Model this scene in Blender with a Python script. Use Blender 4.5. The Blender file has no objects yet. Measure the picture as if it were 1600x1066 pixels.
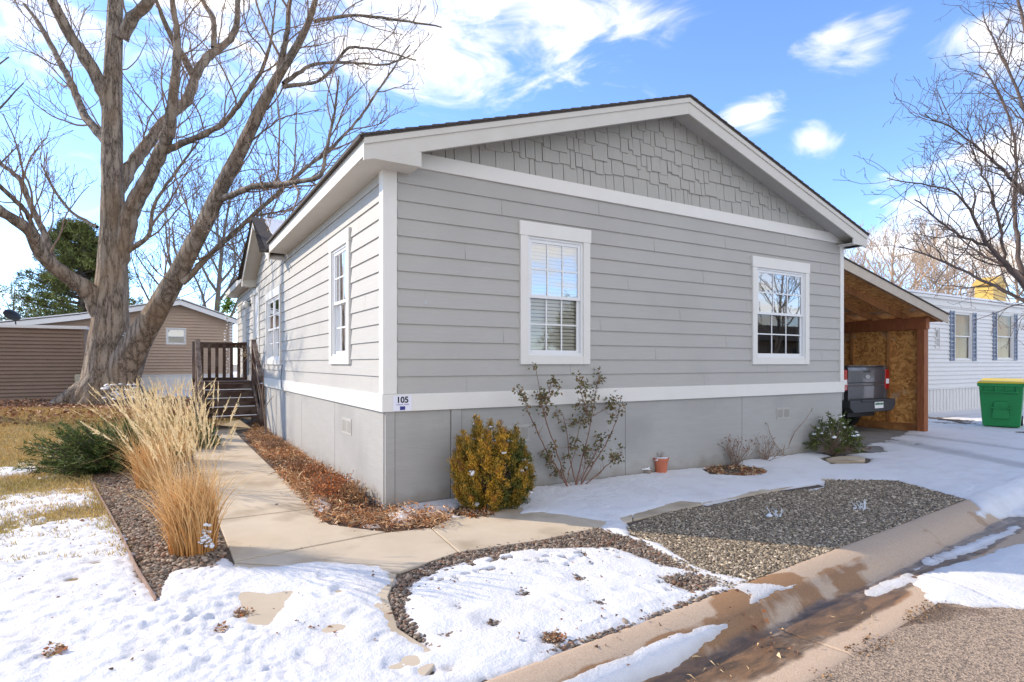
import bpy, math, random
import numpy as np
from mathutils import Vector, Matrix, Euler
random.seed(7); RNG = np.random.default_rng(11)
PI = math.pi
# ------------------------------------------------------------------ camera, sky, sun, exposure
scene = bpy.context.scene
COL = scene.collection
CA, CB, CH = -1.903, -5.675, 1.45           # camera: x along the house front, y into the lot, z up
FPX, CU, HV = 921.0, 800.0, 567.5
SY, CY = 0.5108, 0.8597
cam = bpy.data.cameras.new("camera"); camo = bpy.data.objects.new("camera", cam); COL.objects.link(camo)
camo.location = (CA, CB, CH); camo.rotation_euler = (PI/2, 0, -math.atan2(SY, CY))
cam.sensor_width = 36; cam.lens = FPX/1600*36; cam.shift_y = (HV-533)/1600
cam.clip_end = 2000; cam.clip_start = 0.05
scene.camera = camo
SUN_AZ = math.atan2(-0.66, 0.75); SUN_EL = math.radians(27)
sd = Vector((math.sin(SUN_AZ)*math.cos(SUN_EL), math.cos(SUN_AZ)*math.cos(SUN_EL), math.sin(SUN_EL)))
sl = bpy.data.lights.new("sun", 'SUN'); sl.energy = 2.35; sl.angle = math.radians(0.55); sl.color = (1.0, 0.87, 0.70)
slo = bpy.data.objects.new("sun", sl); COL.objects.link(slo); slo.rotation_euler = sd.to_track_quat('Z', 'Y').to_euler(); slo.location = (-20, 20, 20)
vs = scene.view_settings; vs.view_transform = 'Standard'; vs.look = 'None'; vs.exposure = 1.32; vs.gamma = 1.0
scene.render.resolution_x = 1024; scene.render.resolution_y = 682

def pix(u, v, Y):
    X = (u-CU)/FPX*Y; Z = CH-(v-HV)/FPX*Y
    return Vector((CA+CY*X+SY*Y, CB-SY*X+CY*Y, Z))
def pdir(u, v): return (pix(u, v, 1.0)-Vector((CA, CB, CH))).normalized()

world = bpy.data.worlds.new("World"); scene.world = world; world.use_nodes = True
nt = world.node_tree; N = nt.nodes; Lk = nt.links; N.clear()
def wn(t, **kw):
    n = N.new(t)
    for k, v in kw.items(): setattr(n, k, v)
    return n
sky = wn('ShaderNodeTexSky', sky_type='NISHITA', sun_disc=False, sun_elevation=SUN_EL, sun_rotation=SUN_AZ, air_density=1.0, dust_density=0.1, ozone_density=3.0, altitude=1600)
tc = wn('ShaderNodeTexCoord')
def wmath(op, a, b=None, c=None):
    n = wn('ShaderNodeMath', operation=op)
    for i, x in enumerate((a, b, c)):
        if x is None: continue
        if isinstance(x, (int, float)): n.inputs[i].default_value = x
        else: Lk.new(x, n.inputs[i])
    return n.outputs[0]
# clouds: soft blobs in sky directions, broken up by noise
blobs = [(40, -10, .18, .75), (330, -20, .27, .85), (560, 15, .24, .92), (700, 50, .20, .9), (860, 35, .17, .9), (960, 30, .12, .8), (450, 90, .18, .7), (640, 110, .13, .55),
         (1030, 60, .06, .55), (1300, 75, .055, .75), (1350, 80, .06, .75), (1390, 45, .045, .5), (1175, 182, .06, .75), (1268, 218, .045, .65), (1530, 55, .07, .9), (1580, 70, .09, .9),
         (1590, 250, .14, .9), (1500, 350, .17, .8), (1400, 400, .12, .7), (10, 415, .09, .6), (1570, 400, .14, .8)]
noise = wn('ShaderNodeTexNoise', noise_dimensions='3D'); noise.inputs['Scale'].default_value = 6.5; noise.inputs['Detail'].default_value = 10; noise.inputs['Roughness'].default_value = 0.6; noise.inputs['Distortion'].default_value = .9
mp = wn('ShaderNodeMapping'); mp.inputs['Scale'].default_value = (1, 1, 2.4); Lk.new(tc.outputs['Generated'], mp.inputs['Vector']); Lk.new(mp.outputs[0], noise.inputs['Vector'])
acc = None
for (u, v, r, s) in blobs:
    d = pdir(u, v)
    vsb = wn('ShaderNodeVectorMath', operation='SUBTRACT'); Lk.new(tc.outputs['Generated'], vsb.inputs[0]); vsb.inputs[1].default_value = d
    sc = wn('ShaderNodeVectorMath', operation='MULTIPLY'); Lk.new(vsb.outputs[0], sc.inputs[0]); sc.inputs[1].default_value = (1, 1, 1.75)
    ln = wn('ShaderNodeVectorMath', operation='LENGTH'); Lk.new(sc.outputs[0], ln.inputs[0])
    mr = wn('ShaderNodeMapRange', interpolation_type='SMOOTHSTEP'); Lk.new(ln.outputs['Value'], mr.inputs[0])
    mr.inputs[1].default_value = r*1.35; mr.inputs[2].default_value = 0; mr.inputs[3].default_value = 0; mr.inputs[4].default_value = s
    acc = mr.outputs[0] if acc is None else wmath('MAXIMUM', acc, mr.outputs[0])
# unseen broken cloud added behind the camera to soften and neutralise the shade
sep = wn('ShaderNodeSeparateXYZ'); Lk.new(tc.outputs['Generated'], sep.inputs[0])
back = wn('ShaderNodeMapRange', interpolation_type='SMOOTHSTEP'); Lk.new(sep.outputs['Y'], back.inputs[0])
back.inputs[1].default_value = 0.05; back.inputs[2].default_value = -0.5; back.inputs[3].default_value = 0; back.inputs[4].default_value = 0.85
acc = wmath('MAXIMUM', acc, back.outputs[0])
cl = wmath('ADD', acc, wmath('MULTIPLY', wmath('SUBTRACT', noise.outputs[0], 0.5), 2.6))
cm = wn('ShaderNodeMapRange', interpolation_type='SMOOTHSTEP'); Lk.new(cl, cm.inputs[0]); cm.inputs[1].default_value = 0.25; cm.inputs[2].default_value = 1.25; cm.inputs[3].default_value = 0; cm.inputs[4].default_value = 0.95
skm = wn('ShaderNodeMix', data_type='RGBA', blend_type='MULTIPLY'); skm.inputs[0].default_value = 1; Lk.new(sky.outputs[0], skm.inputs[6]); skm.inputs[7].default_value = (.84, .90, 1.02, 1)
SKY_STR = 0.15
mix = wn('ShaderNodeMix', data_type='RGBA'); Lk.new(cm.outputs[0], mix.inputs[0]); Lk.new(skm.outputs[2], mix.inputs[6]); mix.inputs[7].default_value = (4.75, 4.45, 4.05, 1)
bg = wn('ShaderNodeBackground'); Lk.new(mix.outputs[2], bg.inputs[0]); bg.inputs[1].default_value = SKY_STR
wo = wn('ShaderNodeOutputWorld'); Lk.new(bg.outputs[0], wo.inputs[0])

# ------------------------------------------------------------------ helpers: picture measurements to places on the lot
def sstep(x, a, b):
    t = np.clip((x-a)/(b-a), 0, 1); return t*t*(3-2*t)
def curbline(a): return -3.25+0.09*a
def Hgt(a, b): return 0.30*sstep(np.asarray(b, float), 6, 14)
def Tt(a, b):
    """height of the finished surface: yard, rolled curb, gutter pan, road"""
    a = np.asarray(a, float); b = np.asarray(b, float)
    t = curbline(a)-b
    prof = np.interp(t, [-.02, 0, .03, .08, .14, .19, .24, .28, .31, .36, .45, .77, 3.5, 7.5, 7.9], [0, .002, .006, .002, -.010, -.028, -.062, -.100, -.122, -.132, -.134, -.105, -.06, -.11, 0])
    return Hgt(a, b)+prof
def G(u, v, z=None):
    zz = 0.0 if z is None else z
    for _ in range(6):
        Y = FPX*(CH-zz)/(v-HV); p = pix(u, v, Y)
        if z is None: zz = float(Tt(p.x, p.y))
    return (p.x, p.y)
def A_on(u, b):          # x of the point seen at column u on the plane y=b
    k = (u-CU)/FPX; db = b-CB
    # X=CY*da-SY*db ; Y=SY*da+CY*db ; X=kY
    return CA+(SY*db+k*CY*db)/(CY-k*SY)
def B_on(u, a):
    k = (u-CU)/FPX; da = a-CA
    return CB+(CY*da-k*SY*da)/(SY+k*CY)
def Zat(a, b, v):
    Y = SY*(a-CA)+CY*(b-CB); return CH-(v-HV)/FPX*Y

def hsh(ix, iy, s):
    h = np.sin(ix*127.1+iy*311.7+s*74.7)*43758.5453
    return h-np.floor(h)
def vnoise(x, y, s=0):
    ix = np.floor(x); iy = np.floor(y); fx = x-ix; fy = y-iy
    fx = fx*fx*(3-2*fx); fy = fy*fy*(3-2*fy)
    a = hsh(ix, iy, s); b = hsh(ix+1, iy, s); c = hsh(ix, iy+1, s); d = hsh(ix+1, iy+1, s)
    return (a*(1-fx)+b*fx)*(1-fy)+(c*(1-fx)+d*fx)*fy
def fbm(x, y, s=0, o=4):
    r = 0; am = .5; f = 1; t = 0
    for i in range(o):
        r = r+am*vnoise(x*f+i*13.1, y*f-i*7.7, s+i); t += am; am *= .5; f *= 2.03
    return r/t-.5
def sdpoly(px, py, poly):
    """signed distance, negative inside"""
    P = np.array(poly, float); n = len(P); d = np.full(px.shape, 1e9); ins = np.zeros(px.shape, bool)
    for i in range(n):
        x0, y0 = P[i]; x1, y1 = P[(i+1) % n]
        ex, ey = x1-x0, y1-y0; wx, wy = px-x0, py-y0
        t = np.clip((wx*ex+wy*ey)/(ex*ex+ey*ey+1e-12), 0, 1)
        d = np.minimum(d, (wx-ex*t)**2+(wy-ey*t)**2)
        c = ((y0 <= py) & (y1 > py)) | ((y1 <= py) & (y0 > py))
        with np.errstate(divide='ignore', invalid='ignore'):
            xi = x0+(py-y0)/(y1-y0+1e-15)*(x1-x0)
        ins ^= c & (px < xi)
    d = np.sqrt(d); return np.where(ins, -d, d)
def PG(pts, z=None): return [G(u, v, z) for u, v in pts]

# ------------------------------------------------------------------ mesh helpers
def np_mesh(name, V, F, smooth=False, cols=None, tri=None):
    V = np.ascontiguousarray(V, np.float32); F = np.ascontiguousarray(F, np.int32)
    me = bpy.data.meshes.new(name); me.vertices.add(len(V)); me.vertices.foreach_set('co', V.ravel())
    k = F.shape[1]; me.loops.add(F.size); me.loops.foreach_set('vertex_index', F.ravel())
    me.polygons.add(len(F)); me.polygons.foreach_set('loop_start', np.arange(0, F.size, k, dtype=np.int32)); me.polygons.foreach_set('loop_total', np.full(len(F), k, np.int32))
    me.update(calc_edges=True); me.validate()
    if smooth: me.polygons.foreach_set('use_smooth', np.ones(len(me.polygons), bool))
    if cols is not None:
        at = me.color_attributes.new('col', 'FLOAT_COLOR', 'POINT')
        c = np.ones((len(V), 4), np.float32); c[:, :3] = cols; at.data.foreach_set('color', c.ravel())
    return me
def link(name, me, mat, parent=None):
    o = bpy.data.objects.new(name, me); COL.objects.link(o)
    if mat is not None: me.materials.append(mat)
    if parent is not None: o.parent = parent
    return o
def tag(o, label=None, cat=None, group=None, kind=None):
    if label: o['label'] = label
    if cat: o['category'] = cat
    if group: o['group'] = group
    if kind: o['kind'] = kind
    return o
def empty(name, label, cat, loc=(0, 0, 0), group=None):
    o = bpy.data.objects.new(name, None); COL.objects.link(o); o.location = loc; o.empty_display_size = .2
    return tag(o, label, cat, group)
class MB:
    def __init__(s, M=None): s.v = []; s.f = []; s.M = M
    def add(s, vs, fs):
        n = len(s.v)
        for p in vs:
            p = Vector(p)
            s.v.append(tuple(s.M @ p) if s.M is not None else tuple(p))
        for f in fs: s.f.append(tuple(i+n for i in f))
    def box(s, x0, x1, y0, y1, z0, z1):
        s.add([(x0, y0, z0), (x1, y0, z0), (x1, y1, z0), (x0, y1, z0), (x0, y0, z1), (x1, y0, z1), (x1, y1, z1), (x0, y1, z1)],
              [(0, 3, 2, 1), (4, 5, 6, 7), (0, 1, 5, 4), (1, 2, 6, 5), (2, 3, 7, 6), (3, 0, 4, 7)])
    def hexa(s, p):      # eight corners, bottom four then top four
        s.add(p, [(0, 3, 2, 1), (4, 5, 6, 7), (0, 1, 5, 4), (1, 2, 6, 5), (2, 3, 7, 6), (3, 0, 4, 7)])
    def prism(s, poly, y0, y1):   # polygon in x,z extruded along y
        n = len(poly)
        s.add([(x, y0, z) for x, z in poly]+[(x, y1, z) for x, z in poly],
              [tuple(range(n)), tuple(range(2*n-1, n-1, -1))]+[(i, (i+1) % n+0, (i+1) % n+n, i+n)[::-1] for i in range(n)])
    def bar(s, p, q, w, h, up=(0, 0, 1)):
        p = Vector(p); q = Vector(q); d = (q-p).normalized(); u = Vector(up)
        x = d.cross(u)
        if x.length < 1e-4: x = d.cross(Vector((1, 0, 0)))
        x = x.normalized()*w/2; y = x.cross(d).normalized()*h/2
        s.hexa([p-x-y, p+x-y, q+x-y, q-x-y, p-x+y, p+x+y, q+x+y, q-x+y])
    def cyl(s, p, q, r0, r1=None, n=16, cap=True):
        r1 = r0 if r1 is None else r1; p = Vector(p); q = Vector(q); d = (q-p).normalized()
        x = d.orthogonal().normalized(); y = d.cross(x)
        vs = []
        for c, r in ((p, r0), (q, r1)):
            for i in range(n): a = 2*PI*i/n; vs.append(c+x*math.cos(a)*r+y*math.sin(a)*r)
        fs = [(i, (i+1) % n, (i+1) % n+n, i+n) for i in range(n)]
        if cap: fs += [tuple(range(n-1, -1, -1)), tuple(range(n, 2*n))]
        s.add(vs, fs)
    def build(s, name, mat, parent=None, smooth=False, bevel=0, solid=0, seg=2):
        me = bpy.data.meshes.new(name); me.from_pydata(s.v, [], s.f); me.update()
        if smooth: me.polygons.foreach_set('use_smooth', [True]*len(me.polygons))
        o = link(name, me, mat, parent)
        if bevel:
            b = o.modifiers.new('bevel', 'BEVEL'); b.width = bevel; b.segments = seg; b.limit_method = 'ANGLE'; b.angle_limit = math.radians(40)
        return o
def frame_mat(origin, U, Nn):
    U = Vector(U); Nn = Vector(Nn); Z = Vector((0, 0, 1)); o = Vector(origin)
    return Matrix(((U.x, Nn.x, Z.x, o.x), (U.y, Nn.y, Z.y, o.y), (U.z, Nn.z, Z.z, o.z), (0, 0, 0, 1)))

def tubes(lst, sides=5, jit=0.0, cols=None):
    """list of (points Nx3, radii N) -> V, F"""
    Vs = []; Fs = []; n0 = 0
    ang = np.arange(sides)*2*PI/sides; ca = np.cos(ang); sa = np.sin(ang)
    for P, R in lst:
        P = np.asarray(P, float); R = np.asarray(R, float); n = len(P)
        T = np.gradient(P, axis=0); T /= np.linalg.norm(T, axis=1)[:, None]+1e-9
        ref = np.array([0.31, 0.17, 0.93]) if abs(T[0, 2]) < .9 else np.array([1., .1, 0])
        X = np.cross(T, ref); X /= np.linalg.norm(X, axis=1)[:, None]+1e-9
        Yv = np.cross(T, X)
        V = P[:, None, :]+R[:, None, None]*(ca[None, :, None]*X[:, None, :]+sa[None, :, None]*Yv[:, None, :])
        Vs.append(V.reshape(-1, 3))
        i = np.arange(n-1)[:, None]*sides; j = np.arange(sides)[None, :]; j2 = (j+1) % sides
        F = np.stack([i+j, i+j2, i+sides+j2, i+sides+j], -1).reshape(-1, 4)+n0
        Fs.append(F); n0 += n*sides
    return np.concatenate(Vs), np.concatenate(Fs)

# ------------------------------------------------------------------ materials
def material(name):
    m = bpy.data.materials.new(name); m.use_nodes = True
    t = m.node_tree; b = t.nodes['Principled BSDF']
    return m, t, b
def nd(t, ty, **kw):
    n = t.nodes.new(ty)
    for k, v in kw.items():
        if k in n.inputs.keys() if hasattr(n.inputs, 'keys') else False: n.inputs[k].default_value = v
        else: setattr(n, k, v)
    return n
def c4(c): return (c[0], c[1], c[2], 1)
def paint(name, c1, c2=None, scale=8, rough=.6, bump=.15, bscale=60, stretch=(1, 1, 1), spec=.35, metal=0, attr=False, bdist=.002, detail=5, c3=None, s3=1.2, coat=0):
    m, t, b = material(name); L = t.links
    tcn = nd(t, 'ShaderNodeTexCoord'); mpn = nd(t, 'ShaderNodeMapping'); mpn.inputs['Scale'].default_value = stretch
    L.new(tcn.outputs['Object'], mpn.inputs[0])
    n1 = nd(t, 'ShaderNodeTexNoise'); n1.inputs['Scale'].default_value = scale; n1.inputs['Detail'].default_value = detail; n1.inputs['Roughness'].default_value = .6
    L.new(mpn.outputs[0], n1.inputs['Vector'])
    mr = nd(t, 'ShaderNodeMapRange'); L.new(n1.outputs[0], mr.inputs[0]); mr.inputs[1].default_value = .3; mr.inputs[2].default_value = .7
    mx = nd(t, 'ShaderNodeMix', data_type='RGBA'); L.new(mr.outputs[0], mx.inputs[0]); mx.inputs[6].default_value = c4(c1); mx.inputs[7].default_value = c4(c2 or c1)
    out = mx.outputs[2]
    if c3 is not None:
        n3 = nd(t, 'ShaderNodeTexNoise'); n3.inputs['Scale'].default_value = s3; n3.inputs['Detail'].default_value = 4; L.new(tcn.outputs['Object'], n3.inputs['Vector'])
        r3 = nd(t, 'ShaderNodeMapRange'); L.new(n3.outputs[0], r3.inputs[0]); r3.inputs[1].default_value = .5; r3.inputs[2].default_value = .68
        m3 = nd(t, 'ShaderNodeMix', data_type='RGBA'); L.new(r3.outputs[0], m3.inputs[0]); L.new(out, m3.inputs[6]); m3.inputs[7].default_value = c4(c3); out = m3.outputs[2]
    if attr:
        an = nd(t, 'ShaderNodeAttribute', attribute_name='col')
        ml = nd(t, 'ShaderNodeMix', data_type='RGBA', blend_type='MULTIPLY'); ml.inputs[0].default_value = 1
        L.new(an.outputs[0], ml.inputs[6]); L.new(out, ml.inputs[7]); out = ml.outputs[2]
    L.new(out, b.inputs['Base Color'])
    b.inputs['Roughness'].default_value = rough; b.inputs['Specular IOR Level'].default_value = spec; b.inputs['Metallic'].default_value = metal
    if coat: b.inputs['Coat Weight'].default_value = coat; b.inputs['Coat Roughness'].default_value = .05
    if bump:
        n2 = nd(t, 'ShaderNodeTexNoise'); n2.inputs['Scale'].default_value = bscale; n2.inputs['Detail'].default_value = 6; L.new(mpn.outputs[0], n2.inputs['Vector'])
        bp = nd(t, 'ShaderNodeBump'); bp.inputs['Strength'].default_value = bump; bp.inputs['Distance'].default_value = bdist*5
        L.new(n2.outputs[0], bp.inputs['Height']); L.new(bp.outputs[0], b.inputs['Normal'])
    return m
M = {}
M['siding_front'] = M['siding'] = paint('grey_siding_paint', (.405, .39, .358), (.432, .416, .384), scale=3, rough=.62, bump=.5, bscale=14, stretch=(1, 1, 14), bdist=.0008, c3=(.392, .377, .347), s3=.8)
M['skirt'] = paint('grey_skirting_paint', (.355, .347, .325), (.385, .377, .355), scale=2.5, rough=.68, bump=.4, bscale=10, stretch=(1, 1, 8), bdist=.001, c3=(.32, .312, .295), s3=1.0)
def splash(m):
    t = m.node_tree; b = t.nodes['Principled BSDF']; L = t.links; src = b.inputs['Base Color'].links[0].from_socket
    tcn = nd(t, 'ShaderNodeTexCoord'); sx_ = nd(t, 'ShaderNodeSeparateXYZ'); L.new(tcn.outputs['Object'], sx_.inputs[0])
    n1 = nd(t, 'ShaderNodeTexNoise'); n1.inputs['Scale'].default_value = 5; n1.inputs['Detail'].default_value = 7; L.new(tcn.outputs['Object'], n1.inputs['Vector'])
    a1 = nd(t, 'ShaderNodeMath', operation='MULTIPLY_ADD'); L.new(n1.outputs[0], a1.inputs[0]); a1.inputs[1].default_value = -.42; L.new(sx_.outputs['Z'], a1.inputs[2])
    r1 = nd(t, 'ShaderNodeMapRange'); L.new(a1.outputs[0], r1.inputs[0]); r1.inputs[1].default_value = -.03; r1.inputs[2].default_value = -.20; r1.inputs[3].default_value = 0; r1.inputs[4].default_value = .5
    mx = nd(t, 'ShaderNodeMix', data_type='RGBA'); L.new(r1.outputs[0], mx.inputs[0]); L.new(src, mx.inputs[6]); mx.inputs[7].default_value = (.22, .17, .125, 1); L.new(mx.outputs[2], b.inputs['Base Color'])
splash(M['skirt'])
M['trim'] = paint('white_trim_paint', (.70, .675, .62), (.73, .705, .65), scale=4, rough=.5, bump=.15, bscale=30, bdist=.0006)
M['fascia'] = paint('fascia_paint', (.56, .53, .47), (.60, .57, .51), scale=4, rough=.5, bump=.15, bscale=30, bdist=.0006)
M['soffit'] = paint('soffit_paint', (.40, .385, .35), (.43, .415, .38), scale=5, rough=.6, bump=.2, bscale=30)
M['shingle'] = paint('asphalt_shingle', (.05, .042, .036), (.11, .092, .08), scale=40, rough=.9, bump=.7, bscale=120)
M['shake'] = paint('grey_shake_paint', (.37, .355, .315), (.415, .40, .36), scale=4, rough=.65, bump=.6, bscale=16, stretch=(14, 1, 1), bdist=.001)
M['vinyl'] = paint('white_vinyl', (.74, .74, .73), rough=.35, bump=0)
M['blind'] = paint('blind_slats', (.82, .79, .72), rough=.6, bump=0)
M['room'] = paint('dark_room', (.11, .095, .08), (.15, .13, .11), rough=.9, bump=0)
M['black'] = paint('black_metal', (.015, .015, .016), rough=.45, bump=0)
M['deckwood'] = paint('dark_stained_wood', (.045, .022, .014), (.10, .055, .038), scale=6, rough=.7, bump=.6, bscale=18, stretch=(1, 1, 6), c3=(.16, .12, .095), s3=2.5)
M['deckworn'] = paint('worn_stained_wood', (.12, .07, .048), (.32, .26, .21), scale=9, rough=.8, bump=.7, bscale=20, stretch=(4, 1, 2), c3=(.08, .045, .03), s3=4)
M['cwood'] = paint('carport_timber', (.36, .15, .045), (.55, .27, .10), scale=5, rough=.7, bump=.5, bscale=16, stretch=(3, 3, 1), c3=(.26, .10, .035), s3=2)
M['post'] = paint('red_brown_post', (.24, .075, .028), (.36, .13, .05), scale=5, rough=.65, bump=.5, bscale=16, stretch=(5, 5, 1))
M['concrete'] = paint('concrete_walk', (.50, .41, .295), (.58, .485, .36), scale=2.2, rough=.82, bump=.5, bscale=140, bdist=.0007, c3=(.33, .255, .17), s3=1.3)
M['tan'] = paint('tan_vinyl_siding', (.43, .32, .235), (.47, .355, .265), scale=2, rough=.6, bump=.1, bscale=10)
M['brown'] = paint('brown_shed_siding', (.22, .155, .115), (.255, .18, .135), scale=2, rough=.6, bump=.1, bscale=10)
M['nwhite'] = paint('neighbour_white_siding', (.69, .675, .65), (.73, .715, .69), scale=2, rough=.5, bump=.1, bscale=10)
M['shutter'] = paint('blue_grey_shutter', (.17, .21, .29), (.20, .245, .33), scale=3, rough=.5, bump=.1)
M['curtain'] = paint('tan_curtain', (.36, .25, .13), (.46, .33, .19), scale=20, rough=.85, bump=.2, stretch=(1, 1, .1))
M['yellow'] = paint('yellow_paint', (.62, .41, .10), (.56, .36, .08), scale=2, rough=.5)
M['truck'] = paint('dark_grey_car_paint', (.11, .112, .122), rough=.3, bump=0, metal=.5, coat=.8)
M['bumper'] = paint('bumper_plastic', (.04, .042, .047), rough=.5, bump=.1)
M['bin'] = paint('green_bin_plastic', (.012, .22, .055), (.016, .25, .065), scale=4, rough=.42, bump=.1)
M['binlid'] = paint('yellow_bin_lid', (.72, .52, .03), rough=.42, bump=.05)
M['rubber'] = paint('tyre_rubber', (.02, .02, .02), rough=.8, bump=.1)
M['terracotta'] = paint('terracotta', (.48, .14, .075), (.55, .18, .10), scale=10, rough=.7)
M['edging'] = paint('rusty_edging', (.36, .24, .17), (.25, .15, .10), scale=14, rough=.7)
M['twig'] = paint('twig_bark', (.21, .14, .10), (.32, .225, .165), scale=20, rough=.85, bump=0)
M['darktwig'] = paint('dark_twig_bark', (.095, .068, .058), (.15, .11, .09), scale=12, rough=.85, bump=0)
M['fartwig'] = paint('far_twig_bark', (.13, .11, .095), (.19, .16, .135), scale=6, rough=.9, bump=0)
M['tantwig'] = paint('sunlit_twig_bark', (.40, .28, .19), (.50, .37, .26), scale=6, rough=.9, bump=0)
M['leafattr'] = paint('leaf_mixed', (.9, .9, .9), (1.05, 1.05, 1.0), scale=20, rough=.65, bump=0, attr=True, spec=.25)
M['stone'] = paint('pebble_stone', (.85, .85, .85), (1.05, 1.05, 1.05), scale=90, rough=.75, bump=.3, bscale=200, attr=True)
M['signwhite'] = paint('sign_white', (.74, .74, .82), rough=.3, bump=0)
M['signblack'] = paint('sign_black', (.01, .01, .012), rough=.5, bump=0)
M['signblue'] = paint('sign_blue', (.03, .035, .20), rough=.4, bump=0)
M['signpurple'] = paint('sign_small_print', (.22, .18, .42), rough=.5, bump=0)
M['lampglass'] = paint('frosted_lamp', (.75, .73, .68), rough=.3, bump=0)
M['metal'] = paint('galvanised_metal', (.45, .45, .45), rough=.4, bump=0, metal=.8)
M['ublox'] = paint('utility_beige', (.42, .40, .32), rough=.6, bump=.1)
def emis_none(): pass
def glassmat(name, tint=.85, add=.06, ior=1.7):
    m, t, b = material(name); L = t.links; t.nodes.remove(b)
    out = t.nodes['Material Output']
    tr = nd(t, 'ShaderNodeBsdfTransparent'); tr.inputs[0].default_value = (tint, tint, tint*.98, 1)
    gl = nd(t, 'ShaderNodeBsdfGlossy'); gl.inputs['Roughness'].default_value = .015; gl.inputs[0].default_value = (.95, .97, 1, 1)
    fr = nd(t, 'ShaderNodeFresnel'); fr.inputs[0].default_value = ior
    ad = nd(t, 'ShaderNodeMath', operation='MULTIPLY_ADD'); L.new(fr.outputs[0], ad.inputs[0]); ad.inputs[1].default_value = 1.0; ad.inputs[2].default_value = add
    # slight waviness of old panes
    ns = nd(t, 'ShaderNodeTexNoise'); ns.inputs['Scale'].default_value = 1.6; tcn = nd(t, 'ShaderNodeTexCoord'); L.new(tcn.outputs['Object'], ns.inputs['Vector'])
    bp = nd(t, 'ShaderNodeBump'); bp.inputs['Strength'].default_value = .05; bp.inputs['Distance'].default_value = .01; L.new(ns.outputs[0], bp.inputs['Height']); L.new(bp.outputs[0], gl.inputs['Normal'])
    mx = nd(t, 'ShaderNodeMixShader'); L.new(ad.outputs[0], mx.inputs[0]); L.new(tr.outputs[0], mx.inputs[1]); L.new(gl.outputs[0], mx.inputs[2]); L.new(mx.outputs[0], out.inputs[0])
    return m
M['glass'] = glassmat('window_glass', .95, .03); M['glass_far'] = glassmat('thin_window_glass', .97, 0, 1.3); M['glass_up'] = glassmat('window_glass_upper', .8, .30)
# taillight
m, t, b = material('red_lens'); b.inputs['Base Color'].default_value = (.38, .012, .012, 1); b.inputs['Roughness'].default_value = .15; b.inputs['Coat Weight'].default_value = 1; M['red'] = m
# OSB: flakes
def osb():
    m, t, b = material('osb_sheathing'); L = t.links
    tcn = nd(t, 'ShaderNodeTexCoord')
    ns = nd(t, 'ShaderNodeTexNoise'); ns.inputs['Scale'].default_value = 3; L.new(tcn.outputs['Object'], ns.inputs['Vector'])
    vm = nd(t, 'ShaderNodeMix', data_type='RGBA'); vm.inputs[0].default_value = .25; L.new(tcn.outputs['Object'], vm.inputs[6]); L.new(ns.outputs['Color'], vm.inputs[7])
    vo = nd(t, 'ShaderNodeTexVoronoi'); vo.inputs['Scale'].default_value = 26; L.new(vm.outputs[2], vo.inputs['Vector'])
    cr = nd(t, 'ShaderNodeValToRGB'); L.new(vo.outputs['Color'], cr.inputs[0]); e = cr.color_ramp.elements
    e[0].position = .1; e[0].color = (.36, .14, .035, 1); e[1].position = .9; e[1].color = (.82, .44, .14, 1)
    x = e.new(.5); x.color = (.62, .28, .075, 1)
    n2 = nd(t, 'ShaderNodeTexNoise'); n2.inputs['Scale'].default_value = 1.6; n2.inputs['Detail'].default_value = 5; L.new(tcn.outputs['Object'], n2.inputs['Vector'])
    r2 = nd(t, 'ShaderNodeMapRange'); L.new(n2.outputs[0], r2.inputs[0]); r2.inputs[1].default_value = .57; r2.inputs[2].default_value = .66
    mm = nd(t, 'ShaderNodeMix', data_type='RGBA'); L.new(r2.outputs[0], mm.inputs[0]); L.new(cr.outputs[0], mm.inputs[6]); mm.inputs[7].default_value = (.50, .40, .29, 1)
    L.new(mm.outputs[2], b.inputs['Base Color']); b.inputs['Roughness'].default_value = .8
    return m
M['osb'] = osb()
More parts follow.
